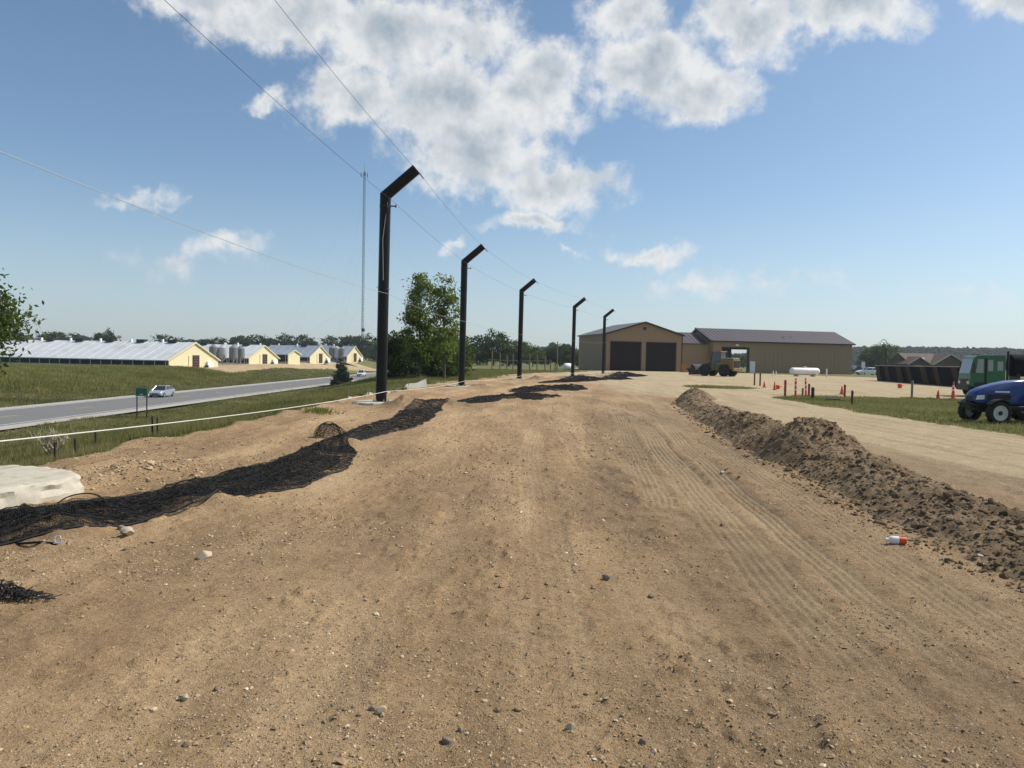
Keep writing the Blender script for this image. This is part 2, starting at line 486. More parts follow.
GROUND = mat_ground(); SOIL = mat_soil(); STONE = mat_stone()
GRASS = mat_leaf('grass_blade', (.115, .122, .040), (.31, .26, .13), .4, .4)
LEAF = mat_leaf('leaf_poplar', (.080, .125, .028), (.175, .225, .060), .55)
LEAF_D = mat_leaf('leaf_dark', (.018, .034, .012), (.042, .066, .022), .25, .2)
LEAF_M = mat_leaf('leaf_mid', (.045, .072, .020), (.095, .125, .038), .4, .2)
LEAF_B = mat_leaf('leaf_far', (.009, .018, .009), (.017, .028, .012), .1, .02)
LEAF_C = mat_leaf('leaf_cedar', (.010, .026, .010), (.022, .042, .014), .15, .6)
CROP = mat_leaf('leaf_crop', (.160, .170, .052), (.33, .285, .110), .45, .15)
DRY = mat_leaf('leaf_dry', (.30, .26, .17), (.42, .37, .26), .2, 2)
BARK = mat('bark', (.095, .075, .055), .95, var=.3, scale=8, bump=.6, bscale=25)
BLACK = mat('black_paint', (.0045, .0038, .0036), .38, var=.12, scale=1.2, spec=.28)
CONC = mat('concrete', (.45, .41, .33), .92, var=.28, scale=7, bump=.45, bscale=34, stain=(.32, .27, .19))
ROPE = mat('rope_white', (.66, .65, .60), .8, var=.1, scale=30)
WIRE = mat('wire', (.10, .105, .11), .45, metal=.7, scale=20)
WIRE_L = mat('wire_light', (.42, .43, .43), .5, metal=.4, scale=20)
NETM = mat('net_cord', (.013, .013, .0135), .85, var=.3, scale=20)
STEEL = mat('galvanised', (.40, .42, .43), .45, metal=.6, var=.15, scale=4)
TAN = mat('tan_metal', (.275, .195, .110), .6, var=.05, scale=.4)
TRIM = mat('dark_trim', (.030, .022, .020), .6)
ROOF_BR = mat('roof_brown', (.105, .082, .082), .42, var=.06, scale=.5, metal=.2)
DOOR_BR = mat('door_brown', (.020, .011, .011), .75, var=.06, scale=1, spec=.15)
CREAM = mat('barn_cream', (.70, .63, .39), .65, var=.06, scale=.6)
WROOF = mat('barn_roof_white', (.62, .64, .65), .5, var=.14, scale=.3, metal=.1, stain=(.50, .50, .47))
GROOF = mat('barn_roof_grey', (.33, .37, .41), .45, var=.08, scale=.25, metal=.3)
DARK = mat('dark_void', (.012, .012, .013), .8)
REDBR = mat('door_slat', (.105, .040, .028), .6)
WHITE = mat('white_paint', (.78, .78, .76), .5, var=.05, scale=3)
PWHITE = mat('car_white', (.72, .74, .76), .28, var=.03, scale=2, coat=.6)
SILVER = mat('car_silver', (.46, .50, .54), .28, metal=.45, var=.03, scale=2, coat=.6)
CARDARK = mat('car_dark', (.03, .032, .04), .25, var=.05, coat=.6)
GLASS = mat('dark_glass', (.022, .027, .032), .08, var=.05, spec=.8)
GLASS_L = mat('pale_glass', (.22, .26, .28), .1, var=.1, spec=.9)
RUBBER = mat('rubber', (.018, .017, .016), .8, var=.25, scale=8)
LAMP = mat('lamp_lens', (.7, .7, .68), .15, spec=.8)
TAIL = mat('tail_lens', (.35, .02, .015), .2)
BLUE = mat('tractor_blue', (.007, .032, .165), .34, var=.15, scale=4, coat=.4, stain=(.035, .045, .12))
RIMW = mat('rim_pale', (.60, .59, .54), .5, var=.12, scale=9)
IRON = mat('cast_black', (.016, .016, .017), .55, var=.2, scale=10)
GREEN_T = mat('truck_green', (.010, .105, .045), .4, var=.2, scale=3, coat=.3, stain=(.03, .085, .045))
ORANGE = mat('cone_orange', (.66, .085, .022), .55, var=.08, scale=10)
REDPOST = mat('post_red', (.36, .055, .038), .6, var=.18, scale=12)
RUSTP = mat('post_rust', (.12, .045, .03), .8, var=.25, scale=12)
WOOD = mat('weathered_wood', (.26, .20, .13), .9, var=.25, scale=10)
WOODY = mat('fence_wood', (.20, .15, .075), .9, var=.2, scale=4)
LOADY = mat('loader_yellow', (.21, .145, .04), .6, var=.25, scale=3)
SIGN_G = mat('sign_green', (.006, .13, .075), .45, var=.05)
ASPH = mat('asphalt', (.150, .147, .142), .9, var=.12, scale=.35, bump=.2, bscale=30)
SHOUL = mat('shoulder', (.36, .33, .29), .95, var=.12, scale=.8)
PAINT_W = mat('road_white', (.66, .66, .63), .7, var=.1, scale=1)
PAINT_Y = mat('road_yellow', (.56, .40, .07), .7, var=.1, scale=1)
BRICKH = mat('house_brown', (.08, .052, .04), .85, var=.15, scale=2)
HROOF = mat('house_roof', (.085, .055, .040), .8, var=.12, scale=1.5)
FABRIC = mat('silt_fabric', (.30, .31, .28), .9, var=.15, scale=4)
CONTB = mat('container_black', (.007, .008, .010), .85, var=.35, scale=1.2, spec=.1)
CONTR = mat('container_lit_band', (.060, .040, .030), .85, var=.4, scale=1.5, spec=.1)
BINM = mat('bin_grey', (.17, .18, .185), .55, metal=.15, var=.2, scale=1.5)
BINL = mat('bin_light', (.42, .43, .43), .5, metal=.2, var=.15, scale=1.5)
MASTM = mat('mast_grey', (.03, .032, .034), .6, metal=.2, var=.1)
ORBOX = mat('bin_orange', (.40, .17, .05), .7, var=.15, scale=2)

# ------------------------------------------------------------------ mesh helpers


class MB:
    def __init__(s):
        s.v = []; s.f = []

    def quad(s, *p):
        n = len(s.v); s.v += [tuple(q) for q in p]; s.f.append(tuple(range(n, n + len(p)))); return s

    def box(s, x0, x1, y0, y1, z0, z1, taper=0.0):
        n = len(s.v)
        cx, cy = (x0 + x1) / 2, (y0 + y1) / 2
        for z, k in ((z0, 1.0), (z1, 1.0 - taper)):
            for x, y in ((x0, y0), (x1, y0), (x1, y1), (x0, y1)):
                s.v.append((cx + (x - cx) * k, cy + (y - cy) * k, z))
        s.f += [(n, n + 3, n + 2, n + 1), (n + 4, n + 5, n + 6, n + 7), (n, n + 1, n + 5, n + 4), (n + 1, n + 2, n + 6, n + 5),
                (n + 2, n + 3, n + 7, n + 6), (n + 3, n, n + 4, n + 7)]
        return s

    def tube(s, pts, rad, n=8, caps=True):
        pts = [Vector(p) for p in pts]
        if not isinstance(rad, (list, tuple)):
            rad = [rad] * len(pts)
        base = len(s.v)
        for i, p in enumerate(pts):
            d = (pts[min(i + 1, len(pts) - 1)] - pts[max(i - 1, 0)])
            d = d.normalized() if d.length > 1e-9 else Vector((0, 0, 1))
            a = d.cross(Vector((0, 0, 1)) if abs(d.z) < .95 else Vector((1, 0, 0))).normalized(); b = d.cross(a)
            for k in range(n):
                t = 2 * math.pi * k / n
                s.v.append(tuple(p + (a * math.cos(t) + b * math.sin(t)) * rad[i]))
        for i in range(len(pts) - 1):
            for k in range(n):
                k2 = (k + 1) % n
                s.f.append((base + i * n + k, base + i * n + k2, base + (i + 1) * n + k2, base + (i + 1) * n + k))
        if caps:
            s.f.append(tuple(base + k for k in range(n - 1, -1, -1)))
            s.f.append(tuple(base + (len(pts) - 1) * n + k for k in range(n)))
        return s

    def lathe(s, prof, n=24, axis='z', c=(0, 0, 0)):
        """prof: list of (radius, offset along axis)"""
        base = len(s.v)
        for (r, o_) in prof:
            for k in range(n):
                t = 2 * math.pi * k / n
                a, b = r * math.cos(t), r * math.sin(t)
                p = (a, b, o_) if axis == 'z' else ((a, o_, b) if axis == 'y' else (o_, a, b))
                s.v.append((p[0] + c[0], p[1] + c[1], p[2] + c[2]))
        for i in range(len(prof) - 1):
            for k in range(n):
                k2 = (k + 1) % n
                s.f.append((base + i * n + k, base + i * n + k2, base + (i + 1) * n + k2, base + (i + 1) * n + k))
        return s

    def prism(s, poly, axis, a, b):
        """extrude a 2-D outline along an axis from a to b: axis 'y' takes (x,z), axis 'x' takes (y,z)"""
        n = len(s.v); k = len(poly)
        for o_ in (a, b):
            for (p, q) in poly:
                s.v.append((p, o_, q) if axis == 'y' else ((o_, p, q) if axis == 'x' else (p, q, o_)))
        s.f.append(tuple(range(n, n + k))); s.f.append(tuple(range(n + 2 * k - 1, n + k - 1, -1)))
        for i in range(k):
            j = (i + 1) % k
            s.f.append((n + i, n + k + i, n + k + j, n + j))
        return s

    def loft(s, rings, caps=True):
        n = len(s.v); k = len(rings[0])
        for r_ in rings:
            s.v += [tuple(p) for p in r_]
        for i in range(len(rings) - 1):
            for a in range(k):
                b = (a + 1) % k
                s.f.append((n + i * k + a, n + i * k + b, n + (i + 1) * k + b, n + (i + 1) * k + a))
        if caps:
            s.f.append(tuple(n + a for a in range(k - 1, -1, -1)))
            s.f.append(tuple(n + (len(rings) - 1) * k + a for a in range(k)))
        return s

    def build(s, name, m_, parent=None, smooth=False, bevel=0.0, loc=None):
        me = bpy.data.meshes.new(name); me.from_pydata(s.v, [], s.f); me.update()
        o = bpy.data.objects.new(name, me); COL.objects.link(o)
        me.materials.append(m_)
        if parent:
            o.parent = parent
        if loc is not None:
            o.location = loc
        if smooth:
            for p in me.polygons:
                p.use_smooth = True
            try:
                me.set_sharp_from_angle(angle=R(38))
            except Exception:
                pass
        if bevel:
            bv = o.modifiers.new('bevel', 'BEVEL'); bv.width = bevel; bv.segments = 2; bv.limit_method = 'ANGLE'; bv.angle_limit = R(35)
        return o


def raw_mesh(name, verts, faces, m_, parent=None, smooth=False, colors=None, cname='tint'):
    """fast mesh from numpy arrays (all faces with the same corner count)"""
    verts = np.asarray(verts, np.float32); faces = np.asarray(faces, np.int32)
    me = bpy.data.meshes.new(name)
    k = faces.shape[1]
    me.vertices.add(len(verts)); me.vertices.foreach_set('co', verts.ravel())
    me.loops.add(faces.size); me.loops.foreach_set('vertex_index', faces.ravel())
    me.polygons.add(len(faces)); me.polygons.foreach_set('loop_start', np.arange(0, faces.size, k, dtype=np.int32))
    try:
        me.polygons.foreach_set('loop_total', np.full(len(faces), k, np.int32))
    except Exception:
        pass
    me.polygons.foreach_set('use_smooth', np.full(len(faces), smooth))
    me.update(calc_edges=True)
    if colors is not None:
        ca = me.color_attributes.new(cname, 'FLOAT_COLOR', 'POINT')
        ca.data.foreach_set('color', np.asarray(colors, np.float32).ravel())
    me.materials.append(m_)
    o = bpy.data.objects.new(name, me); COL.objects.link(o)
    if parent:
        o.parent = parent
    return o


def tag(o, label=None, cat=None, group=None, kind=None):
    if label:
        o['label'] = label
    if cat:
        o['category'] = cat
    if group:
        o['group'] = group
    if kind:
        o['kind'] = kind
    return o


def thing(name, label, cat, loc=(0, 0, 0), rotz=0.0, group=None):
    o = bpy.data.objects.new(name, None); COL.objects.link(o)
    o.empty_display_size = .2
    o.location = loc; o.rotation_euler = (0, 0, rotz)
    return tag(o, label, cat, group)


def copy_tree(o, parent=None):
    c = o.copy(); COL.objects.link(c); c.parent = parent
    for ch in [x for x in bpy.data.objects if x.parent == o]:
        copy_tree(ch, c)
    return c


# ------------------------------------------------------------------ the ground sheet
def axis_pts(segs):
    out = []
    for a, b, st in segs:
        n = max(1, int(round((b - a) / st)))
        out += list(np.linspace(a, b, n, endpoint=False))
    out.append(segs[-1][1])
    return np.array(out)


def grow(a, b, st, k):
    out = [a]; s_ = st
    while out[-1] < b:
        out.append(out[-1] + s_); s_ *= k
    return out[:-1]


gx = axis_pts([(-8.5, -4.8, .05), (-4.8, -2, .03), (-2, 4.6, .02), (4.6, 8, .06), (8, 16, .2), (16, 30, .5), (30, 90, 2)])
gx = np.array([-v_ for v_ in grow(60, 2500, 3, 1.22)][::-1] + list(axis_pts([(-60, -36, .8), (-36, -8.5, .4)]))[:-1] + list(gx)[:-1] + grow(90, 2500, 3, 1.25))
yy = [2.3]
while yy[-1] < 150:
    yy.append(yy[-1] + max(.014, .0065 * yy[-1]))
gy = np.array([-v_ for v_ in grow(0, 300, .5, 1.3)][::-1][:-1] + [-.25] + list(np.arange(0, 2.3, .1)) + yy + grow(yy[-1] + 2, 2600, 2, 1.05))
GX, GY = np.meshgrid(gx, gy)
GZ = height(GX.ravel(), GY.ravel()).reshape(GX.shape)
# the highway lies on its own bed
bed = sstep(-36.0, -38.0, GX) * sstep(-52.5, -50.5, GX)
roadz = -4.1 * (1 - sstep(300, 480, GY)) + 0.05 * sstep(300, 480, GY)
GZ = GZ * (1 - bed) + (roadz - .3) * bed
gm = grass_mask(GX.ravel(), GY.ravel())
_, tcol, _ = track_eval(GX.ravel(), GY.ravel())
X1, Y1 = GX.ravel(), GY.ravel()
grav = np.clip(sstep(5.5, 7.5, X1 - .05 * Y1 * (Y1 < 40) + .4 * fbm(X1 * .6, Y1 * .4, 3, seed=70)) * .85, 0, 1)
grav = np.maximum(grav, sstep(70, 105, Y1 + 6 * fbm(X1 * .1, Y1 * .1, 2, seed=72)) * .6)
grav = np.maximum(grav, (X1 < -55) * .55)
grav = np.clip(grav + np.clip(tcol, 0, 1) * .9, 0, 1)
dark = np.clip(-tcol, 0, 1) * .42
for (mx, my, mr, mh) in MOUNDS:
    q = ((X1 - mx) ** 2 + (Y1 - my) ** 2) / mr ** 2
    dark = np.maximum(dark, np.exp(-q * 1.1) * (.75 if (my > 20 or mx == -4.35) and mh > 0 else .2) * np.clip(.8 + .9 * fbm(X1 * 2, Y1 * 2, 3, seed=74), 0, 1))
dark = np.clip(dark + .35 * np.clip(fbm(X1 * .9, Y1 * .3, 3, seed=77), 0, 1), 0, 1)
dark = np.clip(dark + .30 * sstep(.5, 1.6, X1 - .04 * Y1 + .5 * fbm(X1 * .7, Y1 * .3, 3, seed=78)) * sstep(50, 25, Y1) * (X1 < 8), 0, 1) * 1.0
cols = np.stack([gm, grav, dark, np.ones_like(gm)], 1)
ny, nx_ = GX.shape
idx = np.arange(ny * nx_).reshape(ny, nx_)
faces = np.stack([idx[:-1, :-1], idx[:-1, 1:], idx[1:, 1:], idx[1:, :-1]], -1).reshape(-1, 4)
ground = raw_mesh('ground', np.stack([X1, Y1, GZ.ravel()], 1), faces, GROUND, smooth=True, colors=cols, cname='mask')
tag(ground, 'bare tan dirt plateau with grass slope falling to the highway', 'ground', kind='structure')

# ------------------------------------------------------------------ highway
ys_r = list(range(-150, 310, 10)) + list(range(310, 1000, 30))


def rz(y):
    return -4.1 * (1 - float(sstep(300, 480, np.array(float(y))))) + .05 * float(sstep(300, 480, np.array(float(y))))


def strip(name, x0, x1, dz, m_, y0=-150, y1=990, parent=None):
    mb = MB()
    ys_ = [y for y in ys_r if y0 < y < y1]
    ys_ = [y0] + ys_ + [y1]
    for a, b in zip(ys_[:-1], ys_[1:]):
        mb.quad((x0, a, rz(a) + dz), (x1, a, rz(a) + dz), (x1, b, rz(b) + dz), (x0, b, rz(b) + dz))
    return mb.build(name, m_, parent)


road = strip('highway', -49.2, -38.8, 0.0, ASPH); tag(road, 'grey two lane highway below the slope', 'road', kind='structure')
tag(strip('shoulder', -38.8, -36.9, -.012, SHOUL), 'pale gravel shoulder on the near side of the highway', 'shoulder', kind='structure')
tag(strip('shoulder', -51.2, -49.2, -.012, SHOUL), 'pale gravel shoulder on the far side of the highway', 'shoulder', kind='structure')
strip('edge_line', -39.35, -39.2, .005, PAINT_W, parent=road)
strip('edge_line', -48.8, -48.65, .005, PAINT_W, parent=road)
for k in range(32):
    y = -20 + k * 12.2
    strip('centre_line', -44.07, -43.93, .005, PAINT_Y, y, y + 3.05, parent=road)

# ------------------------------------------------------------------ steel net poles, footings, cables
KINK = 7.66
ORD = ['nearest net pole just outside the left edge', 'tall bent black steel net pole nearest in view beside the two poplars', 'second bent black steel net pole from the left, right of the poplars',
       'third bent black net pole, the middle one of five', 'fourth bent black net pole, left of the garage wall', 'farthest and smallest bent black net pole, before the garage']
mid_z = [4.0, 4.02, 3.95, 3.85, 3.9, 4.2]
low_z = [.63, .44, .34, .32, .32, .32]
arm_v = Vector((1.13, -.12, .97))
pole0 = None
for i, (px_, py_) in enumerate(POLES):
    zb = H(px_, py_)
    zt = 0.03
    fo = MB()
    rr = 1.12 if i == 0 else (1.05 if i == 1 else .95)
    topz = .21 if i == 0 else .03 + .02 * (i % 2)
    prof = []
    nseg = 40
    rngf = random.Random(i)
    rings = []
    nseg = 110
    an_ = np.arange(nseg) / nseg * 2 * np.pi
    big = 1 + .03 * np.sin(3 * an_ + i) + .03 * np.sin(5 * an_ + 2 * i)
    for (rk, zz, na, nf) in ((1.05, -.3, .02, 3), (1.03, topz * .25, .035, 6), (1.0, topz * .55, .04, 9), (1.0, topz - .045, .03, 12), (.985, topz - .012, .018, 14), (.968, topz, .012, 14), (.9, topz + .004, .0, 5), (.6, topz + .006, 0, 4), (.3, topz + .01, 0, 3), (.0, topz + .01, 0, 3)):
        ns_ = fbm(np.cos(an_) * nf + zz * 9, np.sin(an_) * nf + i, 3, .6, seed=150 + i)
        nz_ = fbm(np.cos(an_) * nf * 1.3, np.sin(an_) * nf * 1.3 + 7, 2, .6, seed=160 + i)
        rad_ = rr * rk * big + na * ns_ * 1.6
        rings.append([(rad_[k] * math.cos(an_[k]), rad_[k] * math.sin(an_[k]), zz + (nz_[k] * .02 if na else 0)) for k in range(nseg)])
    fo.loft(rings, caps=False)
    labf = ['broad pale round concrete footing at the left edge beside the black net', 'concrete footing slab under the tallest nearest pole', 'concrete footing slab under the second pole',
            'concrete footing slab under the third, middle pole', 'concrete footing slab under the fourth pole', 'concrete footing slab under the farthest pole'][i]
    f_o = fo.build('concrete_footing', CONC, None, smooth=True, loc=(px_, py_, 0))
    tag(f_o, labf, 'footing', 'concrete pole footings')
    if pole0 is None:
        t = thing('net_pole', ORD[i], 'pole', (px_, py_, topz), 0, 'bent black steel net poles')
        r0 = .2
        k0 = KINK - .1
        a = arm_v.normalized()
        nrm = (Vector((0, 0, 1)) + a).normalized(); K_ = Vector((0, 0, k0))
        circ = [(r0 * math.cos(2 * math.pi * k / 32), r0 * math.sin(2 * math.pi * k / 32)) for k in range(32)]
        mit = [Vector((cx_, cy_, k0 - (cx_ * nrm.x + cy_ * nrm.y) / nrm.z)) for cx_, cy_ in circ]
        MB().loft([[(cx_ * 1.6, cy_ * 1.6, 0) for cx_, cy_ in circ], [(cx_ * 1.6, cy_ * 1.6, .03) for cx_, cy_ in circ], [(cx_, cy_, .031) for cx_, cy_ in circ], mit], False).build('shaft', BLACK, t, smooth=True)
        endp = [p + a * (arm_v.length - (p - K_).dot(a)) for p in mit]
        MB().loft([mit, endp, [K_ + arm_v + (p - K_ - arm_v) * .93 for p in endp], [K_ + arm_v - a * .1 + (p - K_ - arm_v) * .92 for p in endp]]).build('arm', BLACK, t, smooth=True)
        MB().lathe([(r0 + .012, k0 - .42), (r0 + .012, k0 - .36), (r0, k0 - .36)], 20).build('collar', IRON, t)
        MB().tube([(.15, -.05, k0 - .38), (.4, -.05, k0 - .38)], .025, 6).tube([(.4, -.05, k0 - .44), (.4, -.05, k0 - .32)], .02, 6).build('cable_bracket', IRON, t)
        tip = Vector((0, 0, k0)) + arm_v
        MB().tube([tip + Vector((.1, 0, -.13)), tip + Vector((.26, 0, -.33))], .022, 6).build('tip_bracket', IRON, t)
        MB().tube([(-.23, -.1, 4.2), (.26, -.1, 4.15)], .018, 6).build('rope_bracket', STEEL, t)
        for kx in range(6):
            an = kx * math.pi / 3
            MB().tube([(.27 * math.cos(an), .27 * math.sin(an), .03), (.27 * math.cos(an), .27 * math.sin(an), .09)], .02, 6).build('anchor_bolt', STEEL, t)
        pole0 = t
    else:
        t = copy_tree(pole0); t.location = (px_, py_, topz); t['label'] = ORD[i]; t.rotation_euler = (0, R(.45), 0)


def cable(name, pts, rad, m_, sag, label, cat, n=6, seg=14):
    mb = MB(); out = []
    for a, b in zip(pts[:-1], pts[1:]):
        a, b = Vector(a), Vector(b)
        for k in range(seg):
            t_ = k / seg
            p = a.lerp(b, t_); p.z -= sag * 4 * t_ * (1 - t_)
            out.append(p)
    out.append(Vector(pts[-1]))
    mb.tube(out, rad, n)
    return tag(mb.build(name, m_, None, smooth=True), label, cat)


P3 = POLES
cable('kink_cable', [(x + .35, y, KINK - .25) for x, y in P3], .005, WIRE, .12, 'thin steel cable strung between the bends of the black poles', 'cable')
cable('tip_cable', [(x + 1.33, y - .12, KINK + .74) for x, y in P3], .005, WIRE, .15, 'thin steel cable joining the tips of the slanted pole arms', 'cable')
cable('mid_cable', [(x + (.22 if i else .3), y - .2, mid_z[i]) for i, (x, y) in enumerate(P3)], .0055, WIRE_L, .15, 'pale cable tied halfway up the black poles', 'cable')
cable('bottom_rope', [(x + .23, y - .15, low_z[i]) for i, (x, y) in enumerate(P3)], .0085, ROPE, .10, 'white rope stretched low along the grass edge past the pole feet', 'rope')
# loose white rope running down the nearest pole
p1 = P3[1]
cable('tie_rope', [(p1[0] + .17, p1[1] - .16, KINK - .3), (p1[0] + .02, p1[1] - .225, 6.0), (p1[0] + .06, p1[1] - .23, 4.5)], .007, ROPE, 0, 'thin pale rope hanging down the face of the tallest pole', 'rope')

# ------------------------------------------------------------------ dirt windrow on the right
LE_Y = [-6, 0, 6.2, 8, 11.7, 17, 24, 31.7, 37, 42]
LE_X = [4.0, 4.0, 4.06, 4.14, 4.4, 4.84, 5.7, 6.8, 8.1, 9.2]
WH_Y = [-6, 4, 7, 9, 11.4, 12.6, 14.2, 15.8, 17.2, 19.8, 21, 23, 26, 30, 33, 36, 38.5, 42]
WH_H = [.20, .20, .22, .26, .32, .38, .60, .52, .35, .42, .36, .30, .28, .38, .48, .38, .15, .0]
wy = np.concatenate([np.arange(-6, 4, .12), np.arange(4, 20, .035), np.arange(20, 41, .08)])
wx = np.linspace(0, 1, 84)
WXg, WYg = np.meshgrid(wx, wy)
le = np.interp(WYg, LE_Y, LE_X) + .22 * fbm(WYg * .8, WYg * 0, 3, seed=80)
wd = 1.85 + .25 * fbm(WYg * .6, WYg * 0 + 8, 2, seed=81) + .5 * np.exp(-((WYg - 14.8) / 2) ** 2)
WX = le - .1 + WXg * wd
prof = np.sin(np.pi * np.clip(WXg, 0, 1)) ** 1.15 * np.interp(WYg, WH_Y, WH_H)
cl = np.abs(fbm(WX * 1.9, WYg * 1.9, 3, .6, seed=83)); cl2 = fbm(WX * 5.5, WYg * 5.5, 4, .65, seed=84); cl3 = fbm(WX * .9, WYg * .55, 2, seed=85)
inner = np.sin(np.pi * WXg) ** .6
hh = prof * (1 + .45 * cl3 + .35 * (.25 - cl)) + inner * ((.05 + .12 * vnoise(WX * .7, WYg * .5, 87)) * cl2 + .06 * np.clip(fbm(WX * 12, WYg * 12, 2, seed=86), 0, 1)) * (.3 + np.interp(WYg, WH_Y, WH_H))
WZ = height(WX.ravel(), WYg.ravel(), False).reshape(WX.shape) + hh - .04
a_, b_ = WX.shape
idw = np.arange(a_ * b_).reshape(a_, b_)
fw = np.stack([idw[:-1, :-1], idw[:-1, 1:], idw[1:, 1:], idw[1:, :-1]], -1).reshape(-1, 4)
berm = thing('dirt_windrow', 'long ridge of loose dark brown dirt along the right of the dirt road', 'dirt pile', (5.5, 15, 0))
bm_ = raw_mesh('dirt_ridge', np.stack([WX.ravel() - 5.5, WYg.ravel() - 15, WZ.ravel()], 1), fw, SOIL, berm, smooth=True)


def windrow_z(x, y):
    k = (np.abs(wy - y)).argmin()
    return float(np.interp(x, WX[k], WZ[k]))


# ------------------------------------------------------------------ stones and grit
def ico(sub=0):
    import bmesh
    bm = bmesh.new(); bmesh.ops.create_icosphere(bm, subdivisions=max(1, sub), radius=1)
    v = np.array([p.co[:] for p in bm.verts]); f = np.array([[q.index for q in p.verts] for p in bm.faces]); bm.free()
    return v, f


OCT_V = np.array([(1, 0, 0), (-1, 0, 0), (0, 1, 0), (0, -1, 0), (0, 0, 1), (0, 0, -1)], float)
OCT_F = np.array([(0, 2, 4), (2, 1, 4), (1, 3, 4), (3, 0, 4), (2, 0, 5), (1, 2, 5), (3, 1, 5), (0, 3, 5)])
ICO_V, ICO_F = ico(1)


def scatter_lumps(P, size, base_v, base_f, squash=.65, jit=.3):
    n = len(P); k = len(base_v)
    v = np.repeat(base_v[None], n, 0) * (1 + jit * (rng.random((n, k, 1)) * 2 - 1))
    sc = size[:, None] * np.stack([rng.uniform(.7, 1.4, n), rng.uniform(.7, 1.3, n), rng.uniform(.5, 1, n) * squash * 1.3], 1)
    v = v * sc[:, None, :]
    an = rng.uniform(0, 6.28, n); c, s_ = np.cos(an), np.sin(an)
    tl = rng.uniform(-.4, .4, n)
    x = v[..., 0]; y = v[..., 1]; z = v[..., 2] + x * tl[:, None]
    v = np.stack([x * c[:, None] - y * s_[:, None], x * s_[:, None] + y * c[:, None], z], -1) + P[:, None, :]
    f = (base_f[None] + (np.arange(n) * k)[:, None, None]).reshape(-1, base_f.shape[1])
    return v.reshape(-1, 3), f


def stone_cols(n, k):
    pal = np.array([(.40, .32, .23), (.30, .23, .155), (.52, .46, .37), (.22, .17, .125), (.36, .27, .18), (.15, .12, .10), (.60, .54, .45)])
    c = pal[rng.choice(len(pal), n, p=[.26, .26, .06, .16, .19, .055, .015])] * rng.uniform(.8, 1.15, (n, 1)) * np.array([1.03, .96, .84])
    c = np.concatenate([c, np.ones((n, 1))], 1)
    return np.repeat(c, k, 0)


def ground_pts(n, y0, y1, pw=2.0, keep=None):
    # density falling off with distance
    u = rng.random(n)
    a = 1 - pw
    y = (y0 ** a + u * (y1 ** a - y0 ** a)) ** (1 / a)
    x = rng.uniform(-1, 1, n) * np.minimum(.72 * y + .4, 30)
    e = edge(y)
    le_ = np.interp(y, LE_Y, LE_X)
    ok = (x > e + .1) & (x < le_ + .2) & (grass_mask(x, y) < .4)
    x, y = x[ok], y[ok]
    cl_ = vnoise(x * .8, y * .8, 90)
    pk = track_eval(x, y)[2]
    ok = (rng.random(len(x)) < np.clip(cl_ * 2.2 - .6, .10, 1)) & (rng.random(len(x)) > pk * 1.2)
    return x[ok], y[ok]


x, y = ground_pts(110000, 2.4, 30, 1.5)
sz = rng.lognormal(math.log(.0046), .48, len(x)) * np.clip(y / 5, .8, 2.5)
z = height(x, y) + sz * .15
v_, f_ = scatter_lumps(np.stack([x, y, z], 1), np.clip(sz, .002, .03), OCT_V, OCT_F)
g1 = raw_mesh('gravel', v_, f_, STONE, colors=stone_cols(len(x), 6)); tag(g1, 'loose small gravel strewn over the dirt road', 'gravel', kind='stuff')
x, y = ground_pts(1300, 2.6, 26, 1.3)
sz = rng.lognormal(math.log(.0085), .45, len(x))
z = height(x, y) + sz * .2
xr_ = rng.normal(-5.2, .55, 900); yr_ = rng.normal(10.9, .8, 900); ok = xr_ > edge(yr_) + .2
xr_, yr_ = xr_[ok], yr_[ok]; sr_ = rng.lognormal(math.log(.014), .5, len(xr_))
x = np.concatenate([x, xr_]); y = np.concatenate([y, yr_]); sz = np.concatenate([sz, sr_]); z = np.concatenate([z, height(xr_, yr_) + sr_ * .2])
v_, f_ = scatter_lumps(np.stack([x, y, z], 1), np.clip(sz, .006, .05), ICO_V, ICO_F, jit=.16)
g2 = raw_mesh('pebbles', v_, f_, STONE, colors=stone_cols(len(x), len(ICO_V)), smooth=False); tag(g2, 'pebbles lying scattered on the dirt road', 'pebbles', kind='stuff')
# clods on the windrow
n = 9000
y = rng.uniform(4, 38, n) ** 1.0; y = 4 + (y - 4) * rng.random(n) ** .6
tx = rng.beta(1.6, 1.6, n)
lex = np.interp(y, LE_Y, LE_X)
x = lex - .35 + tx * 2.2
z = np.array([windrow_z(a, b) for a, b in zip(x, y)])
z = np.maximum(z, height(x, y))
sz = np.clip(rng.lognormal(math.log(.014), .55, n), .005, .06)
v_, f_ = scatter_lumps(np.stack([x - 5.5, y - 15, z + sz * .1], 1), sz, ICO_V, ICO_F, jit=.28, squash=.8)
clo = raw_mesh('clods', v_, f_, SOIL, berm); clo['kind'] = 'stuff'

V2, F2 = ico(3)


def single_stone(px, py, size, col, label, squash=.7, seed=0):
    p = at(px, py); rs = np.random.default_rng(seed + 5)
    d = 1 + .4 * fbm(V2[:, 0] * 1.3 + seed * 3, V2[:, 1] * 1.3 + V2[:, 2] * 2.1, 3, seed=seed)
    v = V2 * d[:, None] * size * np.array([1.15, .9, squash])
    # a couple of broken facets
    for k in range(9):
        nrm = rs.normal(size=3); nrm /= np.linalg.norm(nrm); lim = size * rs.uniform(.42, .7)
        dd = v @ nrm - lim
        v = v - np.clip(dd, 0, None)[:, None] * nrm
    zg = H(p.x, p.y)
    o = raw_mesh('stone', v, F2, STONE, smooth=True, colors=np.tile((*col, 1), (len(v), 1)))
    o.location = (p.x, p.y, zg + size * squash * .5)
    o.rotation_euler = (0, 0, seed * 1.3)
    return tag(o, label, 'stone', 'larger stones on the dirt')


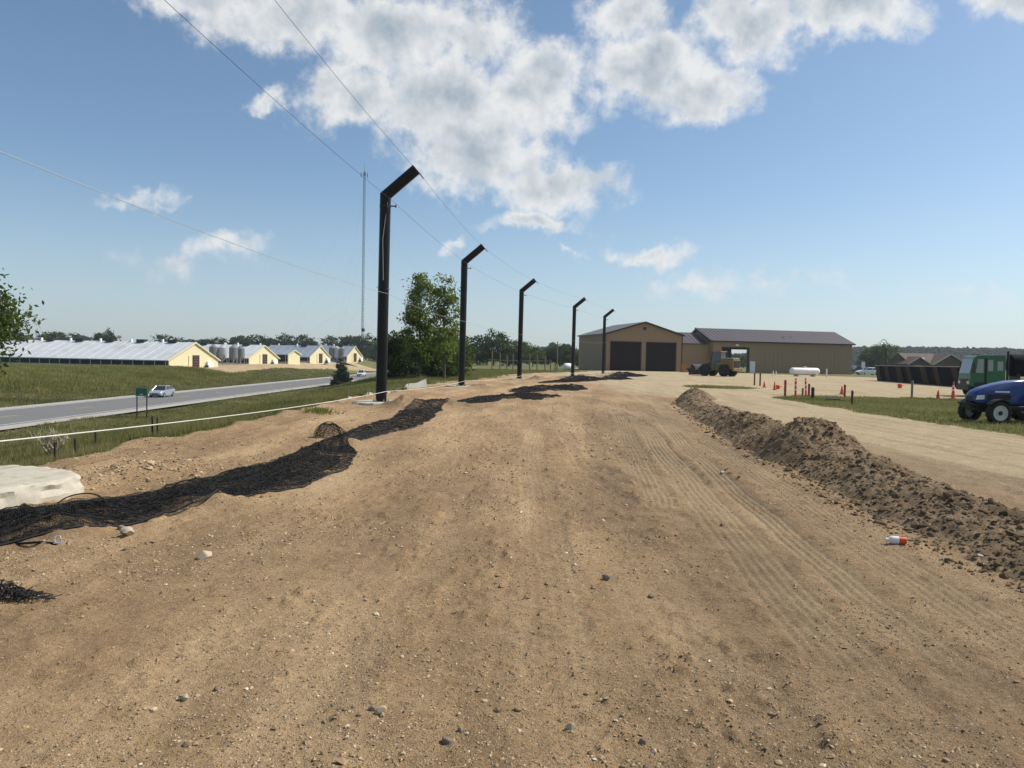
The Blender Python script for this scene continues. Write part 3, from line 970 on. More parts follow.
PALE = (.42, .35, .25); GRY = (.20, .165, .13); BRN = (.22, .155, .10)
single_stone(204, 558, .07, PALE, 'pale rounded stone on bare dirt right of the black net', .75, 1)
single_stone(129, 537, .075, PALE, 'pale yellowish stone against the lower edge of the black net', .6, 2)
single_stone(382, 715, .03, PALE, 'small angular pale stone in the bottom middle foreground', .8, 3)
single_stone(372, 712, .018, GRY, 'tiny dark stone touching the pale foreground stone', .8, 4)
single_stone(184, 699, .026, PALE, 'small pale stone in the left foreground dirt', .8, 5)
single_stone(446, 744, .030, GRY, 'dark grey stone lowest in the foreground, bottom centre', .6, 27)
single_stone(606, 579, .045, GRY, 'dark stone alone on the dirt road in mid foreground', .55, 7)
single_stone(526, 597, .035, BRN, 'brown stone left of the middle of the dirt road', .6, 8)
single_stone(652, 597, .026, GRY, 'small grey stone on dirt below the tread marks', .7, 9)
single_stone(571, 728, .026, PALE, 'small pale stone right of the bottom centre', .7, 10)
single_stone(643, 744, .020, GRY, 'small dark stone at the bottom right of centre', .7, 11)
single_stone(722, 524, .035, BRN, 'brown stone beside the ribbed tyre track', .6, 12)
single_stone(956, 536, .055, GRY, 'flat grey stone at the foot of the dirt ridge', .5, 13)
single_stone(979, 558, .05, (.55, .47, .42), 'pale pinkish stone below the dirt ridge at right', .5, 14)
single_stone(722, 474, .06, PALE, 'flat pale stone on the road left of the dirt ridge', .35, 15)
single_stone(460, 732, .016, GRY, 'tiny stone right of the lowest foreground stone', .7, 16)
single_stone(217, 688, .018, GRY, 'tiny dark stone right of the left foreground stone', .7, 17)
single_stone(121, 529, .05, GRY, 'small grey stone tucked under the net edge', .6, 18)

# ------------------------------------------------------------------ black nets
NETPATH = [(6.2, -5.6), (7.0, -4.95), (7.6, -4.65), (8.3, -4.1), (9.1, -3.7), (10.4, -3.4), (12, -3.12), (13.3, -3.25), (14.7, -3.45), (16.2, -3.3), (17.9, -3.0), (21.0, -2.75), (24, -2.9), (26.5, -2.7), (28, -2.2)]
NETW = [(6, .95), (8, .85), (9, .74), (10.4, .74), (12, .72), (13.2, .60), (14.5, .38), (16, .42), (18, .55), (21, .60), (25, .55), (28, .25)]


def net_sheet(path, width, y0, y1, cell, strand, seed, lift, fold, parent, wscale=1.0, woff=0.0):
    pys = [p[0] for p in path]; pxs = [p[1] for p in path]
    wys = [p[0] for p in width]; wws = [p[1] for p in width]
    ns = int((y1 - y0) * 1.08 / cell); nt = int(2.3 * max(wws) * wscale / cell)
    sI, tI = np.meshgrid(np.arange(ns), np.arange(nt), indexing='ij')
    yb = y0 + (y1 - y0) * sI / (ns - 1)
    tt = tI / (nt - 1) * 2 - 1
    wv = np.interp(yb, wys, wws) * wscale * (1 + .22 * fbm(yb * .9, yb * 0 + seed, 3, seed=seed))
    # folds gather the mesh sideways
    tt2 = tt + .20 * fbm(tt * 3.5 + seed, yb * .5, 3, seed=seed + 1)
    X = np.interp(yb, pys, pxs) + woff + tt2 * wv + .05 * fbm(yb * 2, tt * 2, 2, seed=seed + 2)
    Y = yb + .06 * fbm(yb * .8, tt * 1.5 + 7, 2, seed=seed + 3)
    ridge = np.clip(fbm(tt * 4.2 + .35 * yb, yb * .45 + seed, 3, .5, seed=seed + 4) + .12, 0, 1)
    edgef = 1 - np.abs(tt) ** 3
    Z = height(X.ravel(), Y.ravel()).reshape(X.shape) + .012 + lift * edgef * .5 + fold * ridge * edgef + .012 * np.clip(fbm(X * 6, Y * 4, 2, seed=seed + 5), 0, 1)
    # standing loop of net
    Z += .10 * np.exp(-(((X + 3.55) / .30) ** 2 + ((Y - 8.3) / .35) ** 2)) * (fold > .05)
    P = np.stack([X, Y, Z], -1)
    segs = []
    # diagonal lattice
    A = P[:-1, :-1].reshape(-1, 3); Bp = P[1:, 1:].reshape(-1, 3); C_ = P[1:, :-1].reshape(-1, 3); D_ = P[:-1, 1:].reshape(-1, 3)
    a = np.concatenate([A, C_]); b = np.concatenate([Bp, D_])
    keep = np.linalg.norm(b - a, axis=1) < cell * 6
    a, b = a[keep], b[keep]
    d = b - a; d /= np.linalg.norm(d, axis=1)[:, None] + 1e-9
    r_ = rng.normal(size=a.shape); r_[:, 2] += .4
    nrm = np.cross(d, r_); nrm /= np.linalg.norm(nrm, axis=1)[:, None] + 1e-9
    nrm *= strand / 2
    n = len(a)
    v = np.stack([a - nrm, a + nrm, b + nrm, b - nrm], 1).reshape(-1, 3)
    f = np.arange(n * 4).reshape(n, 4)
    o = raw_mesh('net_mesh', v, f, NETM, parent); o['kind'] = 'stuff'
    return P


def border(P, rows, rad, parent):
    for row in rows:
        pts = [tuple(p) for p in row[::6]]
        MB().tube(pts, rad, 5).build('border_cord', NETM, parent, smooth=True)


nt_ = thing('barrier_net', 'black netting heaped along the dirt from the left edge to the nearest pole', 'netting', (0, 0, 0))
Pn = net_sheet(NETPATH, NETW, 6.3, 14.2, .020, .0036, 101, .04, .10, nt_)
Pm = net_sheet(NETPATH, NETW, 6.5, 11.0, .024, .0034, 111, .03, .09, nt_, .9, .02)
Pk = net_sheet(NETPATH, NETW, 6.4, 12.8, .024, .0034, 121, .06, .16, nt_, .7, -.06)
Pf = net_sheet(NETPATH, NETW, 13.4, 27.8, .034, .0062, 131, .02, .05, nt_)
border(Pn, [Pn[:, 0], Pn[:, -1]], .011, nt_)
border(Pf, [Pf[:, 0], Pf[:, -1]], .010, nt_)
border(Pk, [Pk[:, Pk.shape[1] // 3], Pk[:, -1]], .009, nt_)


def loop(c, rx, rz_, tilt, rad, parent, lean=0.0):
    pts = []
    for k in range(19):
        t = math.pi * k / 18
        pts.append((c[0] + rx * math.cos(t) * math.cos(tilt), c[1] + rx * math.cos(t) * math.sin(tilt) + lean * math.sin(t), c[2] + rz_ * math.sin(t)))
    MB().tube(pts, rad, 6).build('border_cord', NETM, parent, smooth=True)


q = at(325, 438); zq = H(q.x, q.y)
loop((q.x + .05, q.y, zq), .25, .33, .5, .010, nt_, .06); loop((q.x + .12, q.y + .08, zq), .23, .29, .9, .008, nt_, .08)
# open standing fold of net with the lattice showing
segv = []; NA, NB = 22, 11
gridp = [[None] * (NB + 1) for _ in range(NA)]
for i_ in range(NA):
    an = 2 * math.pi * i_ / NA
    for j_ in range(NB + 1):
        el = R(90 * j_ / NB)
        rr_ = (.24 + .07 * math.sin(3 * an + .6) + .05 * math.sin(5 * an + 4 * el)) * math.cos(el) ** .8
        gridp[i_][j_] = Vector((q.x + .05 + rr_ * math.cos(an) * 1.15, q.y + .05 + rr_ * math.sin(an), zq + (.29 + .07 * math.cos(2 * an + 1) * math.cos(el)) * math.sin(el) ** .9))
mbs = MB()
for i_ in range(NA):
    for j_ in range(NB):
        k_ = (i_ + 1) % NA
        mbs.tube([gridp[i_][j_], gridp[k_][j_ + 1]], .0045, 3, False); mbs.tube([gridp[k_][j_], gridp[i_][j_ + 1]], .0045, 3, False)
o = mbs.build('net_mesh', NETM, nt_); o['kind'] = 'stuff'
q = at(80, 506); loop((q.x, q.y, H(q.x, q.y)), .22, .10, .3, .008, nt_, .1)


def far_net(path, width, seed, label, cell=.06, strand=.013):
    y0, y1 = path[0][0], path[-1][0]
    t = thing('barrier_net', label, 'netting', (0, 0, 0), group='nets lying by the farther poles')
    net_sheet(path, width, y0, y1, cell, strand, seed, .03, .06, t)
    net_sheet(path, width, y0, y1 - (y1 - y0) * .3, cell, strand * .8, seed + 7, .02, .06, t, .5, .03)
    return t


far_net([(28.3, -2.4), (30, -1.4), (32, -.2), (34.5, .9), (37, 2.1)], [(28, .35), (30, .8), (34, 1.5), (37, .3)], 201, 'black netting spread on dirt between the first and second poles', .05, .010)
far_net([(40, .3), (42, 1.4), (45, 2.6), (49, 3.4), (53, 4.6)], [(40, .4), (42, 1.6), (46, 1.7), (49, 1.0), (53, .3)], 221, 'black netting lying right of the second pole, beyond the first spread')
far_net([(57, 2.2), (62, 4.0), (68, 6.6), (74, 9.6), (80, 11.5)], [(57, .3), (62, 1.5), (68, 2.0), (74, 1.8), (80, .4)], 241, 'black netting lying right of the third pole', .09, .021)
far_net([(83, 10.2), (89, 12.8), (95, 14.8), (101, 16.0)], [(83, .5), (89, 2.2), (95, 2.2), (101, .4)], 261, 'farthest black netting patch before the garage doors', .11, .026)

# scrap of net at the lower left, shackle and a bottle
t = thing('net_scrap', 'small crumpled bundle of black net at the lower left edge', 'netting', at(5, 600))
vv = []
base = at(5, 600)
mbs = MB()
for k in range(46):
    rs = random.Random(k)
    a = rs.uniform(-.32, .10); pts = []
    for j in range(7):
        u = a + j * .045
        lim = max(.02, .22 - u * .75)
        pts.append((u, rs.uniform(-.07, .07) * (1 + lim), max(.006, min(.10, rs.uniform(0, .5) * lim)) + .004))
    mbs.tube(pts, .0035, 4, False)
sc_ = mbs.build('net_mesh', NETM, t, smooth=True)
t.location.z = H(base.x, base.y) + .006
q = at(58, 547); zq = H(q.x, q.y)
t = thing('rope_shackle', 'small shiny metal shackle at the end of a black cord', 'shackle', (q.x, q.y, zq + .02), .6)
MB().tube([(-.02, 0, 0), (-.026, .01, .03), (-.018, .02, .05), (0, .025, .06), (.018, .02, .05), (.026, .01, .03), (.02, 0, 0)], .006, 8).build('bow', STEEL, t, smooth=True)
MB().tube([(-.034, 0, .0), (.034, 0, .0)], .006, 8).build('pin', STEEL, t, smooth=True)
pts = [at(-30, 528), at(-5, 537), at(20, 545), at(40, 547), at(56, 547)]
cable('black_cord', [(p.x, p.y, H(p.x, p.y) + .012) for p in pts], .011, NETM, 0, 'black cord lying on the dirt from the left edge to the shackle', 'cord', seg=4)
q = at(896, 545); zq = H(q.x, q.y)
t = thing('plastic_bottle', 'small orange and white plastic bottle lying on the dirt', 'bottle', (q.x, q.y, zq + .036), R(168))
MB().lathe([(0, -.09), (.034, -.085), (.037, -.07), (.037, .035)], 20, 'x').build('body', ORANGE, t, smooth=True)
MB().lathe([(.0375, -.02), (.0378, .036), (.034, .05), (.016, .068), (.016, .08)], 20, 'x').build('shoulder', WHITE, t, smooth=True)
MB().lathe([(.019, .074), (.019, .095), (0, .096)], 16, 'x').build('cap', WHITE, t, smooth=True)

# silt fence along the slope near the poplars
t = thing('silt_fence', 'low pale fabric silt fence at the grass edge by the poplars', 'fence', (0, 0, 0))
pts = [(-6.35, 30), (-6.15, 33), (-5.85, 36), (-5.75, 39), (-5.6, 42), (-5.0, 45)]
for k, (a, b) in enumerate(zip(pts[:-1], pts[1:])):
    za, zb = H(*a), H(*b)
    ha, hb = (.10, .16, .12, .15, .25, .45)[k], (.16, .12, .15, .25, .45, .35)[k]
    mb = MB(); n8 = 8
    for j in range(n8):
        u0, u1 = j / n8, (j + 1) / n8
        def pt(u):
            w_ = .05 * math.sin(u * 9 + k)
            return a[0] + (b[0] - a[0]) * u + w_, a[1] + (b[1] - a[1]) * u, za + (zb - za) * u, ha + (hb - ha) * u - .07 * math.sin(math.pi * u)
        q0, q1 = pt(u0), pt(u1)
        for off in (0, .012):
            mb.quad((q0[0] + off, q0[1], q0[2] - .05), (q1[0] + off, q1[1], q1[2] - .05), (q1[0] + off - .06, q1[1], q1[2] + q1[3]), (q0[0] + off - .06, q0[1], q0[2] + q0[3]))
    mb.build('fabric', FABRIC, t)
for k, a in enumerate(pts):
    za = H(*a)
    MB().tube([(a[0] - .05, a[1], za - .1), (a[0] - .05, a[1], za + .42)], .02, 6).build('stake', WOOD, t)
for i, (px_, py_, s_) in enumerate([(74, 459, .35), (93, 453, .33), (112, 446, .32), (167, 436, .45), (172, 436, .4)]):
    q = at(px_, py_); zg = H(q.x - .3, q.y)
    o = MB().lathe([(0, s_ + .012), (.012, s_), (.018, s_ - .02), (.022, -.15)], 6).build('stake', IRON, None, loc=(q.x - .3, q.y, zg))
    tag(o, ['short dark stake at the grass edge, leftmost of five', 'short dark stake second from the left at the grass edge', 'short dark stake third from the left at the grass edge',
            'taller dark stake by the dirt ledge, left of a pair', 'taller dark stake by the dirt ledge, right of a pair'][i], 'stake', 'dark stakes at the grass edge')

# ------------------------------------------------------------------ grass
def tufts(name, x, y, z, hgt, wid, nb, m_, label, seed=0, lean=.5, cat='grass', parent=None):
    rs = np.random.default_rng(seed)
    n = len(x)
    x = np.repeat(x, nb); y = np.repeat(y, nb); z = np.repeat(z, nb); h = np.repeat(hgt, nb) * rs.uniform(.55, 1.15, n * nb); wd_ = np.repeat(wid, nb)
    a = rs.uniform(0, 6.28, n * nb); off = rs.uniform(0, 1, n * nb) * wd_ * 2.5
    bx_, by_ = x + np.cos(a) * off, y + np.sin(a) * off
    l = rs.uniform(.1, lean, n * nb) * h
    a2 = a + rs.uniform(-.8, .8, n * nb)
    tx_, ty_ = bx_ + np.cos(a2) * l, by_ + np.sin(a2) * l
    p = rs.uniform(0, 6.28, n * nb)
    wx_, wy_ = np.cos(p) * wd_ * .5, np.sin(p) * wd_ * .5
    v = np.stack([np.stack([bx_ - wx_, by_ - wy_, z - .02], 1), np.stack([bx_ + wx_, by_ + wy_, z - .02], 1), np.stack([tx_, ty_, z + h], 1)], 1).reshape(-1, 3)
    f = np.arange(n * nb * 3).reshape(-1, 3)
    tint = np.repeat(np.clip(np.repeat(vnoise(x[::nb] * .4, y[::nb] * .4, 95), nb) * .9 + rs.uniform(-.3, .35, n * nb), 0, 1), 3)
    c = np.stack([tint, tint, tint, np.ones_like(tint)], 1)
    o = raw_mesh(name, v, f, m_, parent, colors=c)
    return tag(o, label, cat, kind='stuff')


n = 170000
y = 7 * (230 / 7) ** rng.random(n)
x = edge(y) + .5 - 30 * rng.random(n) ** 1.6
ok = (grass_mask(x, y) > .45 + .3 * rng.random(n)) & (x > -36.5) & (x / y > -.75) & (y > 7.5)
x, y = x[ok], y[ok]
hg = (.09 + .12 * vnoise(x * .5, y * .5, 96)) * rng.uniform(.7, 1.3, len(x)) * np.clip(y / 25, .8, 1.5)
tufts('grass', x, y, height(x, y), hg, .012 * np.clip(y / 12, .8, 5), 4, GRASS, 'rough grass covering the slope down to the highway', 1)
n = 26000
x = rng.uniform(12.3, 27, n); y = rng.uniform(13, 43, n)
x2 = rng.uniform(11, 18, 3000); y2 = rng.uniform(50, 59, 3000)
x = np.concatenate([x, x2]); y = np.concatenate([y, y2])
ok = grass_mask(x, y) > .4 + .45 * rng.random(len(x))
x, y = x[ok], y[ok]
tufts('grass', x, y, height(x, y), rng.uniform(.05, .13, len(x)), .012 * np.clip(y / 12, .8, 4), 4, GRASS, 'short grass on the island beside the tractor', 2)
n = 30000
y = rng.uniform(46, 125, n); x = rng.uniform(-14, 14, n)
ok = (grass_mask(x, y) > .5 + .3 * rng.random(n)) & (x < np.interp(y, GB_Y, GB_X) + 2)
x, y = x[ok], y[ok]
tufts('grass', x, y, height(x, y), rng.uniform(.1, .25, len(x)), np.full(len(x), .05), 4, GRASS, 'grass beyond the second and third poles before the wood posts', 3)
# row crop and rough verge beyond the highway
n = 60000
x = rng.uniform(-125, -58, n); y = 84 + rng.random(n) * 100
row = np.round(x / .76) * .76
ok = (y < 172 + .27 * (x + 80)) & (y > 92 + 8 * vnoise(x * .1, y * .1, 97))
x, y = row[ok] + rng.normal(0, .08, ok.sum()), y[ok]
tufts('crop', x, y, height(x, y), rng.uniform(.4, .8, len(x)), np.full(len(x), .16), 4, CROP, 'yellowish green crop rows growing before the long barn', 4, .7, 'crop')
n = 60000
x = rng.uniform(-72, -51.5, n); y = 60 * (260 / 60) ** rng.random(n)
ok = grass_mask(x, y) > .5
x, y = x[ok], y[ok]
tufts('grass', x, y, height(x, y), rng.uniform(.15, .4, len(x)), np.full(len(x), .11), 3, GRASS, 'rough grass verge on the far side of the highway', 5)
# pale dry weed on the slope
q = at(82, 452); zq = H(q.x - .5, q.y)
rs = np.random.default_rng(3)
xx = q.x - .5 + rs.normal(0, .1, 60); yy_ = q.y + rs.normal(0, .12, 60)
t = thing('dry_weed', 'pale dry weed standing on the grass slope above the concrete footing', 'weed', (0, 0, 0))
mbs = MB()
for k in range(26):
    a = rs.uniform(0, 6.28); l = rs.uniform(.15, .42); b = (q.x - .5, q.y, zq)
    tip = (b[0] + math.cos(a) * l * .55, b[1] + math.sin(a) * l * .55, zq + l * 1.1)
    midp = ((b[0] + tip[0]) / 2 * 1.0, (b[1] + tip[1]) / 2, zq + l * .6)
    mbs.tube([b, midp, tip], [.005, .004, .002], 4, False)
st_ = mbs.build('stem', WOOD, t)
tw = tufts('seed_head', xx, yy_, np.full(60, zq + .2) + rs.uniform(-.05, .2, 60), np.full(60, .14), np.full(60, .03), 4, DRY, None, 8, 1.2, None, t)
# small green weeds on the dirt edge
q = at(320, 414); rs = np.random.default_rng(1)
xx = q.x + rs.normal(0, .25, 60); yy_ = q.y + rs.normal(0, .25, 60)
tufts('weeds', xx, yy_, height(xx, yy_), np.full(60, .13), np.full(60, .045), 4, CROP, 'low green weeds on the dirt edge left of the first pole', 30, 1.0, 'weeds')

# ------------------------------------------------------------------ trees
def leaves(P, size, m_, name, parent, seed=0, up=.35, elong=1.3):
    rs = np.random.default_rng(seed)
    n = len(P)
    nrm = rs.normal(size=(n, 3)); nrm[:, 2] += up; nrm /= np.linalg.norm(nrm, axis=1)[:, None]
    r_ = rs.normal(size=(n, 3)); a = np.cross(nrm, r_); a /= np.linalg.norm(a, axis=1)[:, None]; b = np.cross(nrm, a)
    s_ = (size * rs.uniform(.6, 1.25, n))[:, None] * .5
    v = np.stack([P - a * s_ * elong, P - b * s_ * .62, P + a * s_ * elong, P + b * s_ * .62], 1).reshape(-1, 3)
    f = np.arange(n * 4).reshape(n, 4)
    t_ = np.repeat(np.clip(rs.random(n), 0, 1), 4)
    return raw_mesh(name, v, f, m_, parent, colors=np.stack([t_, t_, t_, np.ones_like(t_)], 1))


def crown_pts(h, r, z0, nclump, per, seed, shape='round', clump=.9):
    rs = np.random.default_rng(seed)
    out = []; centres = []
    for k in range(nclump):
        for _ in range(50):
            u = rs.uniform(-1, 1, 3)
            zt = (u[2] + 1) / 2
            if shape == 'round':
                lim = math.sqrt(max(0, 1 - (2 * zt - .85) ** 2 / 1.35))
            elif shape == 'tall':
                lim = (min(1, zt / .22) ** .7) * (1 - max(0, (zt - .3) / .7) ** 1.7 * .78)
            else:
                lim = 1 - zt * .95
            lim *= 1 + .25 * math.sin(3 * math.atan2(u[1], u[0]) + seed + 5 * zt)
            rr_ = math.hypot(u[0], u[1])
            if rr_ < lim and rr_ > lim * .25 * rs.random():
                break
        c = np.array([u[0] * r, u[1] * r, z0 + zt * (h - z0)])
        centres.append(c)
        sg = clump * rs.uniform(.55, 1.15)
        out.append(c + rs.normal(size=(int(per * rs.uniform(.6, 1.3)), 3)) * np.array([sg, sg, sg * .62]) * .5)
    return np.concatenate(out), centres


def make_tree(name, label, cat, loc, h, r, z0, nclump, per, size, m_, seed, shape='round', clump=.9, trunk_r=.16, group=None, limbs=9):
    t = thing(name, label, cat, loc, 0, group)
    P, C_ = crown_pts(h, r, z0, nclump, per, seed, shape, clump)
    rs = random.Random(seed)
    mb = MB()
    top = Vector((rs.uniform(-.2, .2), rs.uniform(-.2, .2), h * .86))
    pts = [Vector((0, 0, -.3)), Vector((rs.uniform(-.05, .05) * h * .1, 0, h * .3)), Vector((rs.uniform(-.2, .2), rs.uniform(-.2, .2), h * .6)), top]
    mb.tube(pts, [trunk_r * 1.15, trunk_r * .85, trunk_r * .5, trunk_r * .12], 8)
    for k in range(limbs):
        c = Vector(C_[rs.randrange(len(C_))])
        zz = min(c.z * .75, h * .75); zz = max(zz, z0 * .6)
        b = Vector((0, 0, zz))
        mb.tube([b, b.lerp(c, .5) + Vector((0, 0, .06 * h * rs.random())), c], [trunk_r * .42, trunk_r * .25, trunk_r * .07], 5, False)
    mb.build('trunk', BARK, t, smooth=True)
    leaves(P, size, m_, 'crown', t, seed)
    return t


# two poplars right of the nearest pole
q = at_d(419, 384, 64); z_ = H(q.x, q.y)
make_tree('poplar_tree', 'fuller green poplar tree between the first two poles, left of its pair', 'tree', (q.x, q.y, z_), 9.0 - z_, 1.35, .9, 115, 85, .19, LEAF, 11, 'tall', .75, .12, 'two poplars between the poles')
q = at_d(444, 383, 62); z_ = H(q.x, q.y)
make_tree('poplar_tree', 'airier poplar tree with sky gaps, right of its pair', 'tree', (q.x, q.y, z_), 9.0 - z_, 1.1, 1.3, 76, 66, .19, LEAF, 12, 'tall', .65, .10, 'two poplars between the poles')
# dark undergrowth round them
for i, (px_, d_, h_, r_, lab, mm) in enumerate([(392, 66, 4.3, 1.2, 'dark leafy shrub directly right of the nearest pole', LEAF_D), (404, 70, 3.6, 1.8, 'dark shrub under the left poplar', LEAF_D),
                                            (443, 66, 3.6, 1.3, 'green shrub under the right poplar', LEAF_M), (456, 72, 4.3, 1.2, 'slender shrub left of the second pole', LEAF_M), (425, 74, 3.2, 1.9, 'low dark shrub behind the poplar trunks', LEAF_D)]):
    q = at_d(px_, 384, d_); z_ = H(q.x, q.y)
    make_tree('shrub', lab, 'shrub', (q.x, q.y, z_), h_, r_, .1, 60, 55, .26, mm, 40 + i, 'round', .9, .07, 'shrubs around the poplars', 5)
# left edge tree
q = (-20.0, 24.8); z_ = H(*q)
make_tree('leafy_tree', 'leafy green tree reaching in at the left edge', 'tree', (q[0], q[1], z_), 4.5 - z_, 2.9, 3.0, 480, 100, .15, LEAF_M, 21, 'round', .95, .2, None, 16)
# conifer by the highway
q = at_d(341, 384, 152); z_ = H(q.x, q.y)
make_tree('cedar_tree', 'dark pointed cedar standing by the highway edge', 'tree', (q.x, q.y, z_), 5.6, 2.0, .2, 110, 55, .36, LEAF_C, 31, 'cone', .65, .12, None, 4)

# background trees (four shared forms)
forms = []
for k in range(5):
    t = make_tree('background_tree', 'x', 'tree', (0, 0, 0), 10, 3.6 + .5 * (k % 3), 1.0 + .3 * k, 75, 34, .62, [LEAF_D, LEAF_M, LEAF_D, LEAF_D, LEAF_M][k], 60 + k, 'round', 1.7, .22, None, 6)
    forms.append(t)
BG = [  # px, top y, distance, width px, form, label
    (58, 330, 330, 36, 0, 'low rounded tree behind the barn ridge nearest the left edge'), (46, 333, 345, 22, 2, 'small tree left of the rounded one behind the long barn'),
    (100, 330, 300, 14, 3, 'dark tree of a clump above the long barn, left one'), (108, 329, 305, 14, 2, 'dark tree of a clump above the long barn, middle one'), (115, 333, 300, 12, 0, 'dark tree of a clump above the long barn, right one'),
    (165, 333, 360, 22, 0, 'lone rounded tree above the right half of the long barn'), (180, 338, 380, 20, 2, 'low tree right of the lone rounded one'),
    (207, 337, 390, 18, 3, 'low tree above the feed bins, first from left'), (221, 336, 390, 18, 0, 'low tree above the feed bins, second'), (237, 337, 400, 18, 2, 'low tree above the second barn roof, left'),
    (253, 333, 400, 24, 0, 'taller tree above the second barn roof, middle'), (270, 336, 400, 20, 3, 'tree above the second barn ridge end'),
    (285, 334, 400, 24, 2, 'tree above the small yellow shed'), (300, 333, 400, 26, 0, 'large dark tree above the third barn roof, left'), (312, 338, 390, 16, 3, 'tree above the third barn roof, right'),
    (334, 334, 390, 22, 0, 'dark tree left of the mast foot'), (350, 333, 395, 26, 3, 'dark tree just left of the mast'), (366, 334, 390, 24, 2, 'dark tree at the mast foot'), (378, 338, 380, 20, 0, 'dark tree half hidden by the nearest pole'),
    (395, 338, 300, 24, 2, 'dark tree behind the left poplar'), (452, 352, 190, 20, 3, 'low dark tree seen right of the poplars'),
    (478, 333, 210, 30, 0, 'dark rounded tree right of the second pole'), (494, 330, 205, 34, 2, 'broad dark tree crown, tallest between second and third poles'), (509, 337, 200, 24, 0, 'tree touching the left side of the third pole'),
    (521, 339, 190, 26, 1, 'lighter tree behind the third pole'), (533, 345, 185, 20, 4, 'lighter tree right of the third pole'), (469, 345, 200, 24, 3, 'dark tree low beside the second pole'),
    (551, 345, 230, 16, 3, 'small dark tree left of the fourth pole'), (560, 342, 230, 18, 0, 'taller dark tree left of the fourth pole'), (570, 345, 225, 18, 2, 'dark tree behind the fourth pole'), (578, 350, 215, 16, 1, 'low tree against the garage wall corner'),
    (545, 352, 230, 18, 2, 'low dark tree in the gap left of the fourth pole'),
    (866, 349, 260, 14, 2, 'small tree right of the long shed'), (880, 342, 250, 20, 1, 'tall tree behind the curved yard lamp, left crown'), (890, 343, 250, 20, 4, 'tall tree behind the curved yard lamp, right crown'), (873, 346, 255, 16, 3, 'dark tree between shed and yard lamp'),
    (900, 351, 240, 18, 1, 'low tree left of the brown house'), (912, 355, 245, 20, 4, 'low pale tree behind the brown house roof'),
    (733, 352, 330, 22, 0, 'tree seen through the open shed doorway, left'), (744, 354, 320, 22, 2, 'tree seen through the open shed doorway, right')]
used = set()
for i, (px_, ty_, d_, wpx, fk, lab) in enumerate(BG):
    p = at_d(px_, ty_, d_)
    zg = H(p.x, p.y)
    src = forms[fk]
    if fk in used:
        t = copy_tree(src)
    else:
        t = src; used.add(fk)
    hgt_ = (p.z - zg) / 1.04
    wid_ = wpx * d_ / F_PX / 2 / (3.6 + .5 * (fk % 3)) * 1.0
    t.location = (p.x, p.y, zg - .1)
    t.scale = (wid_, wid_, hgt_ / 10)
    t.rotation_euler = (0, 0, i * 1.7)
    t['label'] = lab; t['group'] = 'background trees'; t['category'] = 'tree'

# far wood lines and the wooded hill on the right
def wood_mass(name, pts, size, label, seed, m_=LEAF_B):
    P = np.array(pts)
    rs = np.random.default_rng(seed)
    v_, f_ = scatter_lumps(P, np.full(len(P), size) * rs.uniform(.6, 1.3, len(P)), ICO_V, ICO_F, .9, .3)
    t_ = np.repeat(rs.random(len(P)), len(ICO_V))
    o = raw_mesh(name, v_, f_, m_, colors=np.stack([t_, t_, t_, np.ones_like(t_)], 1))
    return tag(o, label, 'wood', kind='stuff')


pts = []
rs = np.random.default_rng(5)
for k in range(2600):
    a = rs.uniform(-48, 14)
    d_ = rs.uniform(620, 760)
    px_ = math.tan(R(a)) * d_
    if a > 5 and rs.random() < .5:
        continue
    base_h_ = 9 + 4 * math.sin(a * .55) + 2.5 * math.sin(a * 1.9 + 1)
    pts.append((px_, d_, rs.uniform(0, max(4, base_h_))))
wood_mass('far_wood', pts, 3.2, 'thin dark line of far woods along the left horizon', 9)
hx = np.linspace(150, 1500, 60); hy = np.linspace(650, 1500, 36)
HX, HY = np.meshgrid(hx, hy)
HZ = (17 + 4 * fbm(HX * .004, HY * .004, 3, seed=99)) * sstep(650, 840, HY) * sstep(1500, 1200, HY) * sstep(180, 430, HX + 40 * fbm(HX * .01, HY * .01, 2, seed=98)) - 1.0
idh = np.arange(HX.size).reshape(HX.shape)
fh = np.stack([idh[:-1, :-1], idh[:-1, 1:], idh[1:, 1:], idh[1:, :-1]], -1).reshape(-1, 4)
hillm = mat('hill_ground', (.035, .05, .02), .95, var=.3, scale=.02)
hill = raw_mesh('hill', np.stack([HX.ravel(), HY.ravel(), HZ.ravel()], 1), fh, hillm, smooth=True)
tag(hill, 'low wooded hill on the right horizon', 'hill', kind='structure')
n = 42000
x = rng.uniform(230, 1400, n); y = 680 + 420 * rng.random(n) ** 1.5
hz_ = (17 + 4 * fbm(x * .004, y * .004, 3, seed=99)) * sstep(650, 840, y) * sstep(180, 430, x + 40 * fbm(x * .01, y * .01, 2, seed=98)) - 1
ok = hz_ > 1
pp = np.stack([x, y, hz_ + rng.uniform(.5, 4.5, n)], 1)[ok]
wood_mass('hill_forest', pp, 2.0, 'dark forest covering the low hill on the right', 10)

# ------------------------------------------------------------------ tan garage and long shed
BA = R(12.5)


def gable_walls(mb, w_, l_, he, hr, openings=(), thick=.25):
    pass


g_org = Vector((17.2, 142.0, 0))
gar = thing('garage', 'tan metal garage with two big dark brown doors under a gable', 'building', (17.2, 142, H(17.2, 142) - .02), BA)
GW, GL, GE, GR_ = 15.0, 16.5, 6.75, 9.0
